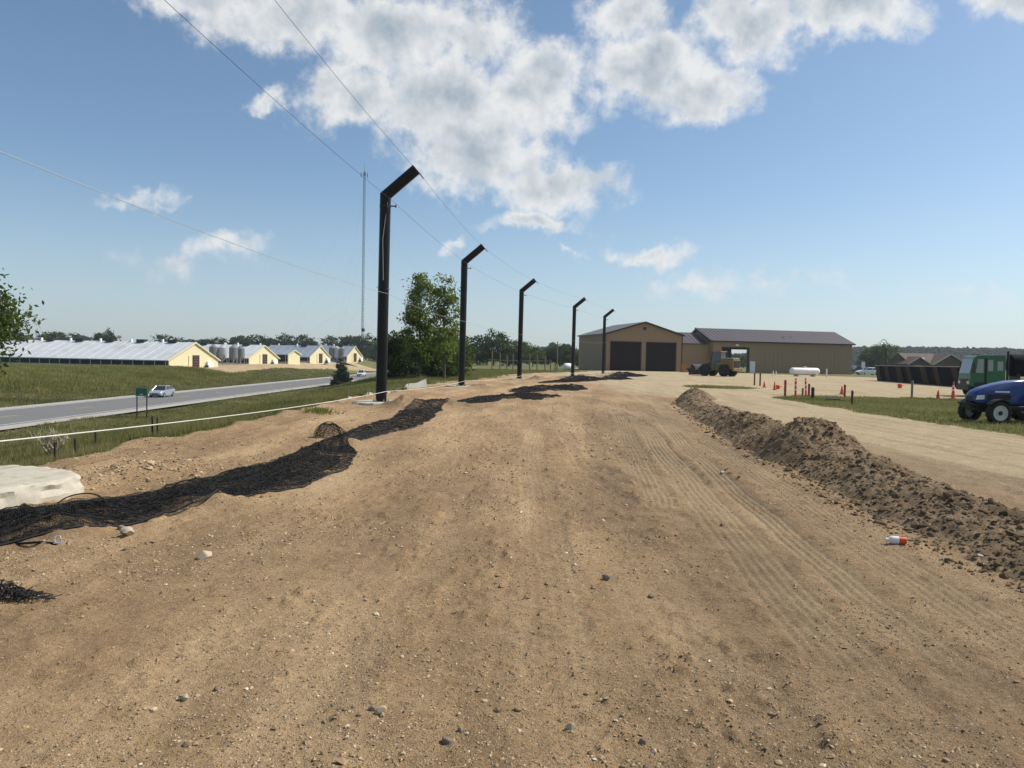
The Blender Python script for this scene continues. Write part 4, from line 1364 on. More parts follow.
# front wall built round the two door openings
d1 = (.95, 6.85); d2 = (8.0, 13.85); DH = 5.35
mb = MB()
def fpoly(mb, pts, y=0.0):
    mb.quad(*[(p[0], y, p[1]) for p in pts])
def roof_z(x):
    return GE + (GR_ - GE) * (1 - abs(x - GW / 2) / (GW / 2))
xs_ = [0, d1[0], d1[1], GW / 2, d2[0], d2[1], GW]
for a, b in zip(xs_[:-1], xs_[1:]):
    zb = DH if (a, b) in ((d1[0], d1[1]), (d2[0], d2[1])) else -.4
    mb.prism([(a, zb), (b, zb), (b, roof_z(b)), (a, roof_z(a))], 'y', 0, .2)
mb.box(0, .2, .2, GL, -.4, GE); mb.box(GW - .2, GW, .2, GL, -.4, GE)
mb.prism([(0, -.4), (GW, -.4), (GW, GE), (GW / 2, GR_), (0, GE)], 'y', GL, GL + .2)
mb.build('wall', TAN, gar)
mb = MB()
for sgn in (0, 1):
    x0, x1 = (-.35, GW / 2) if sgn == 0 else (GW / 2, GW + .35)
    z0, z1 = (GE - .1, GR_) if sgn == 0 else (GR_, GE - .1)
    mb.prism([(x0, z0 + .02), (x1, z1 + .02), (x1, z1 + .24), (x0, z0 + .24)], 'y', -.45, GL + .45)
mb.build('roof', ROOF_BR, gar)
mb = MB()
mb.prism([(-.38, GE - .12), (GW / 2, GR_ - .02), (GW / 2, GR_ + .27), (-.38, GE + .17)], 'y', -.55, -.46)
mb.prism([(GW / 2, GR_ - .02), (GW + .38, GE - .12), (GW + .38, GE + .17), (GW / 2, GR_ + .27)], 'y', -.55, -.46)
mb.build('rake_trim', TRIM, gar)
for (a, b) in (d1, d2):
    mb = MB()
    for k in range(9):
        mb.box(a + .02, b - .02, .09, .15, k * DH / 9 + .012, (k + 1) * DH / 9 - .012)
    mb.box(a + .02, b - .02, .15, .18, 0, DH)
    dr = mb.build('overhead_door', DOOR_BR, gar)
    tr = MB(); tr.box(a - .14, a, -.04, -.003, 0, DH + .14); tr.box(b, b + .14, -.04, -.003, 0, DH + .14); tr.box(a, b, -.04, -.003, DH, DH + .14)
    tr.build('door_trim', TRIM, dr)
MB().box(GW + .02, GW + .14, -.12, 0.0, 0, GE).build('downspout', TRIM, gar)
MB().box(-.14, -.02, -.12, 0.0, 0, GE).build('downspout', TRIM, gar)
MB().box(GW / 2 - .3, GW / 2 + .3, -.06, -.002, 7.7, 8.2).build('gable_vent', TRIM, gar)

# long shed (local x along the front wall, y away from the camera)
p0 = Vector((38.6, 148.2, 0))
shed = thing('long_shed', 'long tan metal shed with dark roof and an open drive-through doorway', 'building', (p0.x, p0.y, H(p0.x, p0.y) - .02), BA)
SL, SW, SE, SR = 30.4, 13.0, 6.0, 8.55
o0, o1, oh = 2.0, 7.4, 4.75
mb = MB()
for y0, sh in ((0, 0), (SW - .2, 7.0)):
    o0, o1 = 2.0 + sh, 7.4 + sh
    mb.box(0, o0, y0, y0 + .2, -.4, SE); mb.box(o1, SL, y0, y0 + .2, -.4, SE); mb.box(o0, o1, y0, y0 + .2, oh, SE)
o0, o1 = 2.0, 7.4
for x0 in (0, SL - .2):
    mb.prism([(.2, -.4), (SW - .2, -.4), (SW - .2, SE), (SW / 2, SR - .05), (.2, SE)], 'x', x0, x0 + .2)
mb.build('wall', TAN, shed)
mb = MB()
mb.prism([(-.45, SE - .08), (SW / 2, SR), (SW / 2, SR + .2), (-.45, SE + .12)], 'x', -.5, SL + .4)
mb.prism([(SW / 2, SR), (SW + .45, SE - .08), (SW + .45, SE + .12), (SW / 2, SR + .2)], 'x', -.5, SL + .4)
mb.build('roof', ROOF_BR, shed)
mb = MB()
mb.prism([(-.5, SE - .28), (SW / 2, SR - .12), (SW / 2, SR + .26), (-.5, SE + .16)], 'x', -.85, -.51)
mb.build('rake_trim', TRIM, shed)
tr = MB(); tr.box(o0 - .25, o0, -.05, -.003, 0, oh + .2); tr.box(o1, o1 + .25, -.05, -.003, 0, oh + .2); tr.box(o0, o1, -.05, -.003, oh, oh + .2)
tr.build('door_frame', TRIM, shed)
MB().box(o0 + .1, o0 + 2.0, .3, .5, 2.6, oh - .02).build('upper_dark_panel', DARK, shed)  # dark panel across the upper left of the opening
MB().box(o1 + .45, o1 + 1.55, -.07, -.003, .0, 2.25).build('walk_door', WHITE, shed)
MB().prism([(4.5, oh + .45), (5.3, oh + .45), (5.1, oh + .75), (4.7, oh + .75)], 'y', -.3, -.003).build('wall_lamp', WHITE, shed)
MB().box(16, 16.3, 1.8, 2.1, 6.6, 7.3).build('roof_vent', STEEL, shed)
MB().box(18, 18.25, 2.4, 2.7, 6.8, 7.4).build('roof_vent', STEEL, shed)
MB().box(-.5, SL + .4, -.58, -.46, SE - .12, SE + .02).build('gutter', TRIM, shed)
# lower link between the two
MB().box(-7.4, -.003, 1.6, 1.8, -.4, 5.4).build('link_wall', TAN, shed); MB().box(-7.4, -.003, 11, 11.2, -.4, 5.4).build('link_wall', TAN, shed)
mb = MB(); mb.prism([(1.25, 5.32), (6.6, 7.6), (6.6, 7.8), (1.25, 5.52)], 'x', -8.6, -.9); mb.prism([(6.6, 7.6), (11.8, 5.32), (11.8, 5.52), (6.6, 7.8)], 'x', -8.6, -.9)
mb.build('link_roof', ROOF_BR, shed)


def along(px, v):   # point on the shed front line offset
    return None


def ribs(parent, boxes, m_, nm):
    mb = MB()
    for b_ in boxes:
        mb.box(*b_)
    o = mb.build(nm, m_, parent); o['kind'] = 'stuff'


ribs(gar, [(x_, x_ + .05, -.028, -.001, DH + .16, roof_z(x_) - .25) for x_ in np.arange(.45, GW - .2, .9)] + [(-.028, -.001, y_, y_ + .05, -.3, GE - .2) for y_ in np.arange(.6, GL, .9)], TAN, 'wall_ribs')
ribs(shed, [(x_, x_ + .05, -.028, -.001, 0, SE - .2) for x_ in np.arange(o1 + 1.9, SL, .9)], TAN, 'wall_ribs')
for (par, x0_, x1_, y0_, y1_, z0_, z1_, mm) in ((shed, -.45, SL + .3, -.45, SW / 2, SE + .12, SR + .2, ROOF_BR), (shed, -8.5, -1.0, 1.25, 6.6, 5.52, 7.8, ROOF_BR)):
    mb = MB()
    for x_ in np.arange(x0_ + .3, x1_, .9):
        mb.prism([(y0_, z0_ + .001), (y1_, z1_ + .001), (y1_, z1_ + .05), (y0_, z0_ + .05)], 'x', x_, x_ + .06)
    o = mb.build('roof_seams', mm, par); o['kind'] = 'stuff'

# orange bin and trailer by the link wall
q = at_d(684.5, 370, 140); z_ = H(q.x, q.y)
t = thing('orange_bin', 'orange steel bin standing between garage and shed', 'bin', (q.x, q.y, z_), BA)
MB().prism([(-.6, 0), (.6, 0), (.75, 1.35), (-.75, 1.35)], 'y', -.5, .5).build('tub', ORBOX, t); MB().box(-.8, .8, -.56, .56, 1.351, 1.44).build('rim', ORBOX, t)
q = at_d(694, 371, 137); z_ = H(q.x, q.y)
t = thing('flatbed_trailer', 'low dark trailer parked right of the orange bin', 'trailer', (q.x, q.y, z_), BA)
MB().box(-1.1, 1.0, -.8, .8, .45, .75).build('bed', IRON, t); MB().box(-1.1, -1.0, -.8, .8, .751, 1.1).build('headboard', WOOD, t)
for s_ in (-1, 1):
    for xw in (-.4, .35):
        MB().lathe([(0, -.09), (.25, -.09), (.32, -.06), (.32, .06), (.25, .09), (0, .09)], 16, 'y', (xw, s_ * .9, .32)).build('wheel', RUBBER, t, smooth=True)
MB().tube([(1.0, 0, .5), (1.7, 0, .45)], .04, 6).build('drawbar', IRON, t)


# ------------------------------------------------------------------ wheels
def wheel(parent, x, y, z, r, wdt, rim_m, rim_k=.6, lugs=0, side=1, n=28):
    mb = MB(); h = wdt / 2
    mb.lathe([(r * rim_k, -h * .8), (r * .8, -h), (r * .95, -h * .9), (r, -h * .55), (r, h * .55), (r * .95, h * .9), (r * .8, h), (r * rim_k, h * .8)], n, 'y')
    for k in range(lugs):
        for sd in (-1, 1):
            a = 2 * math.pi * (k + (.5 if sd > 0 else 0)) / lugs
            ca, sa = math.cos(a), math.sin(a); b2 = a + .22
            cb, sb = math.cos(b2), math.sin(b2); r0, r1 = r * .985, r * 1.06; th = .05
            def pt(rr_, an, yy_):
                return (rr_ * math.cos(an), yy_, rr_ * math.sin(an))
            y0, y1 = (0.01 * sd, h * .95 * sd)
            nn = len(mb.v)
            mb.v += [pt(r0, a, y0), pt(r0, a + th, y0), pt(r0 * .97, b2 + th, y1), pt(r0 * .97, b2, y1), pt(r1, a, y0), pt(r1, a + th, y0), pt(r1 * .95, b2 + th, y1), pt(r1 * .95, b2, y1)]
            mb.f += [(nn + 4, nn + 5, nn + 6, nn + 7), (nn, nn + 1, nn + 5, nn + 4), (nn + 1, nn + 2, nn + 6, nn + 5), (nn + 2, nn + 3, nn + 7, nn + 6), (nn + 3, nn, nn + 4, nn + 7)]
    w_ = mb.build('wheel', RUBBER, parent, smooth=True, loc=(x, y, z))
    MB().lathe([(r * rim_k * 1.01, h * .82 * side), (r * rim_k * .92, h * .85 * side), (r * rim_k * .86, h * .5 * side), (r * .28, h * .42 * side), (r * .26, h * .7 * side), (0, h * .72 * side)], n, 'y').build('rim', rim_m, w_, smooth=True)
    MB().lathe([(r * .2, h * .73 * side), (r * .17, h * .95 * side), (0, h * .96 * side)], 16, 'y').build('hub', IRON, w_, smooth=True)
    return w_


# ------------------------------------------------------------------ cars (local x forward)
def car(label, loc, rotz, paint, kind='sedan', group=None, name='car'):
    t = thing(name, label, 'car' if kind != 'pickup' else 'truck', loc, rotz, group)
    if kind == 'sedan':
        L_, Wd = 4.7, 1.8
        st = [(-2.35, .72, .40, .80), (-2.25, .84, .24, .98), (-1.6, .9, .2, 1.02), (-.6, .9, .2, .98), (.7, .9, .2, .95), (1.5, .89, .2, .88), (2.1, .84, .24, .76), (2.33, .70, .38, .62)]
        gh = [(-1.95, 1.0), (-1.05, 1.42), (.25, 1.44), (1.15, .94)]
    elif kind == 'suv':
        L_, Wd = 4.6, 1.85
        st = [(-2.3, .80, .42, 1.02), (-2.2, .9, .30, 1.1), (-1.5, .92, .26, 1.1), (.9, .92, .26, 1.08), (1.6, .91, .26, 1.02), (2.1, .86, .3, .92), (2.28, .74, .42, .74)]
        gh = [(-2.2, 1.1), (-1.85, 1.66), (.3, 1.68), (1.1, 1.08)]
    else:
        L_, Wd = 5.6, 1.95
        st = [(-2.8, .92, .5, 1.1), (-2.7, .95, .45, 1.15), (-.8, .96, .4, 1.15), (1.0, .96, .4, 1.15), (1.7, .95, .4, 1.12), (2.5, .92, .42, 1.02), (2.75, .84, .5, .9)]
        gh = [(-.85, 1.15), (-.7, 1.85), (.6, 1.86), (1.25, 1.14)]
    rings = []
    for (x, hw, z0, z1) in st:
        zm = z0 + (z1 - z0) * .55
        rings.append([(x, -hw * .92, z0), (x, hw * .92, z0), (x, hw, zm), (x, hw * .93, z1), (x, -hw * .93, z1), (x, -hw, zm)])
    MB().loft(rings).build('body', paint, t, smooth=True, bevel=.03)
    hw0, hw1 = Wd / 2 * .92, Wd / 2 * .70
    gl = MB()
    b0, r0, r1, b1 = gh
    gl.loft([[(b0[0], -hw0, b0[1] - .06), (b0[0], hw0, b0[1] - .06), (b1[0], hw0, b1[1] - .06), (b1[0], -hw0, b1[1] - .06)],
             [(r0[0], -hw1, r0[1]), (r0[0], hw1, r0[1]), (r1[0], hw1, r1[1]), (r1[0], -hw1, r1[1])]])
    gl.build('windows', GLASS, t, smooth=False)
    MB().loft([[(r0[0] - .08, -hw1 - .02, r0[1] - .02), (r0[0] - .08, hw1 + .02, r0[1] - .02), (r1[0] + .08, hw1 + .02, r1[1] - .02), (r1[0] + .08, -hw1 - .02, r1[1] - .02)],
               [(r0[0], -hw1 * .9, r0[1] + .05), (r0[0], hw1 * .9, r0[1] + .05), (r1[0], hw1 * .9, r1[1] + .05), (r1[0], -hw1 * .9, r1[1] + .05)]]).build('roof', paint, t, smooth=True)
    for s_ in (-1, 1):
        pil = MB()
        for (xa, za, xb, zb) in ((b0[0], b0[1], r0[0], r0[1]), (b1[0], b1[1], r1[0], r1[1]), ((b0[0] + b1[0]) / 2 - .05, b0[1] - .03, (r0[0] + r1[0]) / 2, r0[1])):
            pil.tube([(xa, s_ * (hw0 + .005), za - .04), (xb, s_ * (hw1 + .01), zb)], .035, 5)
        pil.build('pillars', paint, t)
        r_ = .33 if kind == 'sedan' else .38
        xf, xr = L_ * .31, -L_ * .29
        for xw in (xf, xr):
            wheel(t, xw, s_ * (Wd / 2 - .1), r_, r_, .22, STEEL, .62, 0, s_)
        xe, ze = st[-1][0], (st[-1][2] + st[-1][3]) / 2 + .08
        MB().box(xe - .12, xe + .012, s_ * .6 - .14, s_ * .6 + .14, ze - .06, ze + .06).build('headlight', LAMP, t, bevel=.02)
        xe = st[0][0]; ze = (st[0][2] + st[0][3]) / 2 + .12
        MB().box(xe - .012, xe + .1, s_ * .6 - .14, s_ * .6 + .14, ze - .07, ze + .07).build('tail_light', TAIL, t)
        MB().box(b1[0] - .25, b1[0] - .1, s_ * (hw0 + .03) - .09, s_ * (hw0 + .03) + .09, b1[1] + .02, b1[1] + .14).build('mirror', paint, t, bevel=.02)
    xe = st[-1][0]
    MB().box(xe - .15, xe + .015, -.42, .42, st[-1][2] + .02, st[-1][2] + .14).build('grille', IRON, t)
    if kind == 'pickup':
        MB().box(-2.6, -.95, -.78, .78, 1.151, 1.17).build('bed_floor', IRON, t)
    return t


# silver sedan coming along the highway towards the camera
car('silver sedan driving on the highway behind the green sign', (-46.2, 101.5, -4.1), R(-90) + .04, SILVER, 'sedan')
t = car('white pickup truck on the highway half hidden by the cedar', (-43.9, 224, -4.1), R(-90), PWHITE, 'pickup', name='pickup_truck')
q = at_d(868, 374, 150); car('pale silver car parked right of the long shed', (q.x, q.y, H(q.x, q.y)), R(186), PWHITE, 'sedan', 'cars parked by the shed')
q = at_d(858, 371, 168); car('dark vehicle parked behind the pale car by the shed', (q.x, q.y, H(q.x, q.y)), R(175), CARDARK, 'suv', 'cars parked by the shed')
q = at_d(854, 370, 172); car('white vehicle parked against the shed corner', (q.x, q.y, H(q.x, q.y)), R(180), PWHITE, 'suv', 'cars parked by the shed')

# green guide sign
q = at(141.5, 417, -4.1); zg = H(q.x, q.y)
t = thing('guide_sign', 'small green road sign on two posts beside the highway', 'sign', (q.x, q.y, zg), R(-6))
MB().box(-.60, .60, -.02, .02, 2.0, 2.78).build('panel', SIGN_G, t)
bd = MB(); bd.box(-.58, .58, -.026, -.022, 2.735, 2.755); bd.box(-.58, .58, -.026, -.022, 2.02, 2.04); bd.box(-.58, -.56, -.026, -.022, 2.041, 2.734); bd.box(.56, .58, -.026, -.022, 2.041, 2.734)
bd.build('border', WHITE, t)
MB().box(-.16, .12, -.026, -.022, 2.12, 2.2).build('lettering', WHITE, t)
for s_ in (-1, 1):
    MB().box(s_ * .47 - .04, s_ * .47 + .04, .021, .09, -.4, 2.7).build('post', IRON, t)

# ------------------------------------------------------------------ blue tractor (local x forward, turned to face left)
q = at(997, 424); zg = H(q.x, q.y)
TR = thing('tractor', 'blue compact tractor with pale wheel rims at the right edge', 'tractor', (q.x + .36, q.y + .72, zg - .03), R(180 + 3))
TR.scale = (.94, .94, .94)
rings = []
for (x, hw, z0, z1) in ((.90, .20, .74, .93), (.87, .27, .70, 1.0), (.76, .31, .66, 1.09), (.5, .335, .64, 1.21), (.1, .35, .64, 1.33), (-.4, .36, .64, 1.43), (-.86, .36, .64, 1.47)):
    zm = z0 + (z1 - z0) * .7
    rings.append([(x, -hw, z0), (x, hw, z0), (x, hw, zm), (x, hw * .62, z1), (x, -hw * .62, z1), (x, -hw, zm)])
hood = MB().loft(rings).build('hood', BLUE, TR, smooth=True, bevel=.035)
MB().box(.84, .915, -.16, .16, .72, .90).build('grille', IRON, hood, bevel=.01)
for s_ in (-1, 1):
    MB().loft([[(.60, s_ * .24, .80), (.60, s_ * .345, .80), (.60, s_ * .345, .95), (.60, s_ * .24, .95)], [(.90, s_ * .16, .79), (.84, s_ * .325, .79), (.80, s_ * .325, .93), (.885, s_ * .16, .92)]]).build('headlight', LAMP, TR, bevel=.01)
    MB().box(-.6, .5, s_ * .352 - .004, s_ * .352 + .006, .80, .98).build('side_grille', IRON, TR)
    MB().box(-.25, .25, s_ * .358 - .003, s_ * .358 + .006, 1.04, 1.09).build('decal_stripe', WHITE, TR)
MB().box(.2, .78, -.24, .24, .42, .74).box(-1.5, .2, -.22, .22, .42, .72).build('engine_frame', IRON, TR, bevel=.02)
MB().box(.9, 1.0, -.24, .24, .50, .68).box(.74, .9, -.18, .18, .48, .66).build('front_weight', IRON, TR, bevel=.02)
MB().tube([(.86, -.30, .62), (1.08, -.28, .66), (1.10, 0, .67), (1.08, .28, .66), (.86, .30, .62)], .035, 8).build('bumper', IRON, TR, smooth=True)
MB().tube([(.34, -.62, .36), (.34, -.2, .42), (.34, .2, .42), (.34, .62, .36)], .07, 8).build('front_axle', IRON, TR, smooth=True)
for s_ in (-1, 1):
    wheel(TR, .34 if s_ > 0 else .40, s_ * .68, .375, .375, .27, RIMW, .66, 14, s_)
    wheel(TR, -1.62, s_ * .72, .62, .62, .38, RIMW, .6, 18, s_)
    fd = MB(); pts_ = []
    for k in range(9):
        a = R(-5 + k * 22)
        pts_.append((-1.62 + .74 * math.cos(a), .62 + .74 * math.sin(a)))
    ring = [(p[0], p[1]) for p in pts_] + [(-1.62 + .70 * math.cos(R(-5 + k * 22)), .62 + .70 * math.sin(R(-5 + k * 22))) for k in range(8, -1, -1)]
    fd.prism(ring, 'y', s_ * .52 if s_ > 0 else -.94, .94 if s_ > 0 else -.52)
    fd.build('fender', BLUE, TR)
    ff = [(.34 + .44 * math.cos(R(40 + k * 20)), .375 + .46 * math.sin(R(40 + k * 20))) for k in range(6)]
    ff = ff + [(p[0] * .97 + .01, p[1] - .025) for p in ff[::-1]]
    MB().prism(ff, 'y', s_ * .55 if s_ > 0 else -.82, .82 if s_ > 0 else -.55).build('front_fender', IRON, TR)
    MB().tube([(-1.9, s_ * .52, .8), (-1.9, s_ * .52, 2.3)], .04, 8).build('rollbar_post', IRON, TR, smooth=True)
    MB().box(-1.25, -.8, s_ * .5 - .16, s_ * .5 + .16, .42, .47).build('step', IRON, TR)
MB().tube([(-1.9, -.52, 2.3), (-1.9, .52, 2.3)], .04, 8).build('rollbar_top', IRON, TR, smooth=True)
MB().box(-1.15, -.86, -.34, .34, .72, 1.46).build('dashboard', BLUE, TR, bevel=.04)
MB().box(-1.85, -1.4, -.25, .25, .8, .98).box(-1.93, -1.83, -.25, .25, .98, 1.4).build('seat', IRON, TR, bevel=.04)
stw = MB(); ringp = [(-1.22 + .07 * math.sin(R(a)), .19 * math.cos(R(a)), 1.42 + .17 * math.sin(R(a))) for a in range(0, 361, 24)]
stw.tube(ringp, .015, 6, False); stw.tube([(-1.0, 0, 1.3), (-1.22, 0, 1.42)], .02, 6); stw.build('steering_wheel', IRON, TR, smooth=True)
MB().tube([(-.3, -.26, 1.3), (-.3, -.26, 1.38), (-.45, -.26, 1.42)], .03, 8).build('exhaust', IRON, TR, smooth=True)
MB().box(-1.4, -.05, .44, .52, .46, .60).build('side_tank', IRON, TR, bevel=.03)

# ------------------------------------------------------------------ green cabover truck
q = at(984, 397); zg = H(q.x, q.y)
GT = thing('flatbed_truck', 'green cabover crew truck carrying a black tank behind the tractor', 'truck', (q.x + .35, q.y + .9, zg - .03), R(180 - 10))
GT.scale = (.80, .9, .98)
prof = [(1.15, .62), (1.22, 1.0), (1.18, 1.42), (.92, 2.45), (.75, 2.58), (-1.18, 2.62), (-1.22, .62)]
cabm = MB().prism(prof, 'y', -1.02, 1.02).build('cab', GREEN_T, GT, bevel=.05)
MB().loft([[(1.195, -.9, 1.45), (1.195, .9, 1.45), (.965, .86, 2.36), (.965, -.86, 2.36)], [(1.215, -.9, 1.455), (1.215, .9, 1.455), (.985, .86, 2.365), (.985, -.86, 2.365)]]).build('windshield', GLASS_L, cabm)
for s_ in (-1, 1):
    y = s_ * 1.023
    def win(pts, nm, mm):
        MB().prism(pts, 'y', min(y, y + s_ * .012), max(y, y + s_ * .012)).build(nm, mm, cabm)
    win([(.86, 1.5), (.72, 2.34), (.33, 2.34), (.33, 1.5)], 'front_window', GLASS_L)
    win([(.02, 1.62), (.02, 2.3), (-.32, 2.3), (-.32, 1.62)], 'rear_window', GLASS_L)
    win([(-.62, 1.66), (-.62, 2.22), (-1.0, 2.22), (-1.0, 1.66)], 'rear_window', GLASS_L)
    win([(.25, .85), (.25, 2.4), (.1, 2.4), (.1, .85)], 'door_gap', DARK)
    MB().box(1.0, 1.08, y + s_ * .1 - .09, y + s_ * .1 + .09, 1.5, 2.1).tube([(1.04, y, 2.1), (1.04, y + s_ * .1, 2.1)], .015, 6).build('mirror', IRON, GT)
    MB().box(1.2, 1.26, s_ * .72 - .17, s_ * .72 + .17, .82, .98).build('headlight', LAMP, GT)
    wheel(GT, .45, s_ * .92, .45, .45, .28, IRON, .58, 0, s_); wheel(GT, -3.2, s_ * .92, .45, .45, .32, IRON, .58, 0, s_)
    MB().box(.0, .95, s_ * .98 - .05, s_ * .98 + .05, .62, .92).build('wheel_arch', IRON, GT)
MB().box(1.16, 1.34, -1.05, 1.05, .42, .72).build('bumper', IRON, GT, bevel=.03)
MB().box(1.2, 1.245, -.6, .6, .78, 1.1).build('grille', IRON, GT)
MB().box(.35, .55, -.45, .45, 2.62, 2.68).build('beacon_bar', LOADY, GT, bevel=.02)
MB().tube([(-1.42, .8, .7), (-1.42, .8, 2.85)], .085, 10).build('exhaust_stack', IRON, GT, smooth=True)
MB().box(-5.2, 1.1, -.42, .42, .55, .78).build('chassis', IRON, GT)
MB().box(-5.2, -1.6, -1.05, 1.05, .80, .98).build('flatbed', IRON, GT)
MB().lathe([(0, -1.85), (.45, -1.86), (.66, -1.95), (.68, -2.1), (.68, -4.6), (.6, -4.75), (0, -4.8)], 28, 'x', (0, 0, 2.0)).build('tank', CONTB, GT, smooth=True)
for xw in (-2.3, -4.2):
    MB().box(xw - .1, xw + .1, -.6, .6, .981, 1.5).build('tank_saddle', IRON, GT)
MB().lathe([(.18, 2.66), (.18, 2.8), (0, 2.8)], 14, 'z', (-3.2, 0, 0)).build('tank_lid', IRON, GT, smooth=True)

# ------------------------------------------------------------------ wheel loader
q = at(716, 376); zg = H(q.x, q.y)
LD = thing('wheel_loader', 'dusty yellow wheel loader parked before the open shed doorway', 'loader', (q.x, q.y, zg - .05), R(132))
LD.scale = (.92, .92, 1.02)
MB().loft([[(-3.4, -.95, 1.0), (-3.4, .95, 1.0), (-3.4, .9, 2.25), (-3.4, -.9, 2.25)], [(-1.2, -.95, .9), (-1.2, .95, .9), (-1.2, .9, 2.4), (-1.2, -.9, 2.4)]]).build('engine_hood', LOADY, LD, bevel=.08)
MB().box(-3.46, -3.41, -.7, .7, 1.25, 2.1).build('radiator_grille', DARK, LD)
MB().box(-3.3, -1.3, -.85, .85, 2.405, 2.46).build('hood_top', PWHITE, LD)
MB().box(-3.62, -3.3, -1.15, 1.15, .75, 1.15).build('counterweight', LOADY, LD, bevel=.06)
MB().box(-1.25, .9, -.7, .7, .8, 1.5).build('frame', LOADY, LD, bevel=.04)
MB().loft([[(-1.19, -.78, 1.5), (-1.19, .78, 1.5), (.45, .78, 1.5), (.45, -.78, 1.5)], [(-1.1, -.72, 3.2), (-1.1, .72, 3.2), (.25, .72, 3.2), (.25, -.72, 3.2)]]).build('cab_glass', GLASS, LD)
for (xa, xb) in ((-1.2, -1.11), (.46, .26)):
    for s_ in (-1, 1):
        MB().tube([(xa, s_ * .79, 1.5), (xb, s_ * .73, 3.2)], .05, 6).build('cab_post', IRON, LD)
MB().box(-1.25, .4, -.82, .82, 3.2, 3.34).build('cab_roof', LOADY, LD, bevel=.04)
MB().lathe([(.09, 3.34), (.08, 3.52), (0, 3.54)], 10, 'z', (-.9, .4, 0)).build('beacon', ORANGE, LD)
MB().tube([(-2.0, .5, 2.4), (-2.0, .5, 3.1)], .07, 8).build('exhaust', IRON, LD)
for s_ in (-1, 1):
    for xw in (-2.0, 1.25):
        wheel(LD, xw, s_ * 1.05, .82, .82, .6, IRON, .5, 16, s_)
    MB().tube([(.6, s_ * .5, 2.0), (1.7, s_ * .55, 1.6), (2.9, s_ * .6, .7)], [.17, .16, .14], 8).build('lift_arm', LOADY, LD, smooth=True)
    MB().tube([(.7, s_ * .5, 1.0), (2.0, s_ * .55, 1.25)], .08, 8).build('lift_cylinder', STEEL, LD, smooth=True)
    MB().prism([(-2.8, 1.62), (-1.3, 1.62), (-1.45, 1.75), (-2.65, 1.75)], 'y', *(sorted((s_ * .76, s_ * 1.35)))).build('fender', LOADY, LD)
    MB().tube([(-.2, s_ * .8, 1.0), (-.2, s_ * .95, 1.9), (-1.2, s_ * .95, 2.0)], .025, 6).build('handrail', IRON, LD)
MB().box(.8, 2.0, -.45, .45, .7, 1.5).build('front_frame', LOADY, LD, bevel=.04)
MB().prism([(2.7, .18), (3.9, .12), (3.9, .18), (3.0, .3), (2.85, .75), (3.0, 1.25), (3.4, 1.5), (3.35, 1.56), (2.85, 1.35), (2.65, .8)], 'y', -1.35, 1.35).build('bucket', IRON, LD)
for s_ in (-1, 1):
    MB().prism([(2.72, .18), (3.88, .15), (3.38, 1.5), (2.9, 1.3), (2.7, .8)], 'y', *(sorted((s_ * 1.351, s_ * 1.39)))).build('bucket_side', IRON, LD)

# ------------------------------------------------------------------ propane tank
q = at(804.5, 376.5); zg = H(q.x, q.y)
t = thing('propane_tank', 'long white propane tank lying before the shed wall', 'tank', (q.x, q.y, zg), BA)
pr = [(0, -2.45)] + [(.53 * math.sin(R(a)), -1.95 - .5 * math.cos(R(a))) for a in range(15, 91, 15)] + [(.53 * math.cos(R(a)), 1.95 + .5 * math.sin(R(a))) for a in range(0, 76, 15)] + [(0, 2.45)]
MB().lathe(pr, 28, 'x', (0, 0, .78)).build('shell', WHITE, t, smooth=True)
MB().lathe([(.2, 1.28), (.2, 1.46), (.17, 1.5), (0, 1.5)], 16, 'z').build('valve_dome', WHITE, t, smooth=True)
for xw in (-1.4, 1.4):
    MB().prism([(-.42, -.1), (.42, -.1), (.42, .5), (-.42, .5)], 'x', xw - .14, xw + .14).build('saddle', CONC, t)

# ------------------------------------------------------------------ posts and cones on the right
def post(px, y_top, y_bot, wpx, m_, label, name='marker_post', stripe=False, group='coloured posts on the grass island', lean=0.0):
    q = at(px, y_bot); zg = H(q.x, q.y)
    h = (y_bot - y_top) * q.y / F_PX; r_ = wpx * q.y / F_PX / 2
    t = thing(name, label, 'post', (q.x, q.y, zg), 0, group)
    t.rotation_euler = (0, lean, 0)
    MB().lathe([(r_, -.2), (r_, h - .02), (r_ * .7, h + .01), (0, h + .02)], 12).build('shaft', m_, t, smooth=True)
    if stripe:
        for k in (.35, .6, .85):
            MB().lathe([(r_ * 1.04, h * k), (r_ * 1.04, h * k + h * .09)], 12).build('stripe', WHITE, t, smooth=True)
    else:
        MB().lathe([(r_ * 1.05, h * .80), (r_ * 1.05, h * .86)], 12).build('band', m_, t, smooth=True)
    return t


post(754.4, 373, 385.5, 1.5, RUSTP, 'thin rusty post, left one of a far pair on the small grass patch')
post(760, 373, 386, 1.6, RUSTP, 'thin rusty post, right one of a far pair on the small grass patch')
post(785, 380, 397, 2.4, REDPOST, 'stout red post, leftmost on the grass island')
post(795.4, 378.5, 397, 2.2, ORANGE, 'orange post with white stripes, second from left on the island', stripe=True)
post(802.6, 388.5, 396.5, 2.2, WOOD, 'short beige stub between the orange posts')
post(806, 378.5, 397, 1.9, ORANGE, 'slim orange striped post beside the red one in the cluster', stripe=True, lean=-.05)
post(808.8, 384, 397.5, 2.2, REDPOST, 'red post in the cluster, left of the dark stub')
post(812.6, 387.5, 398.5, 3.2, TRIM, 'thick dark stub post at the right end of the cluster')
post(844.6, 385, 397.5, 2.2, REDPOST, 'red post standing beside an orange cone')
post(852, 391, 405, 2.4, RUSTP, 'rusty brown post nearest the gravel road')
post(911.8, 381, 398.5, 2.2, WOOD, 'weathered wooden post with a cap before the black container')
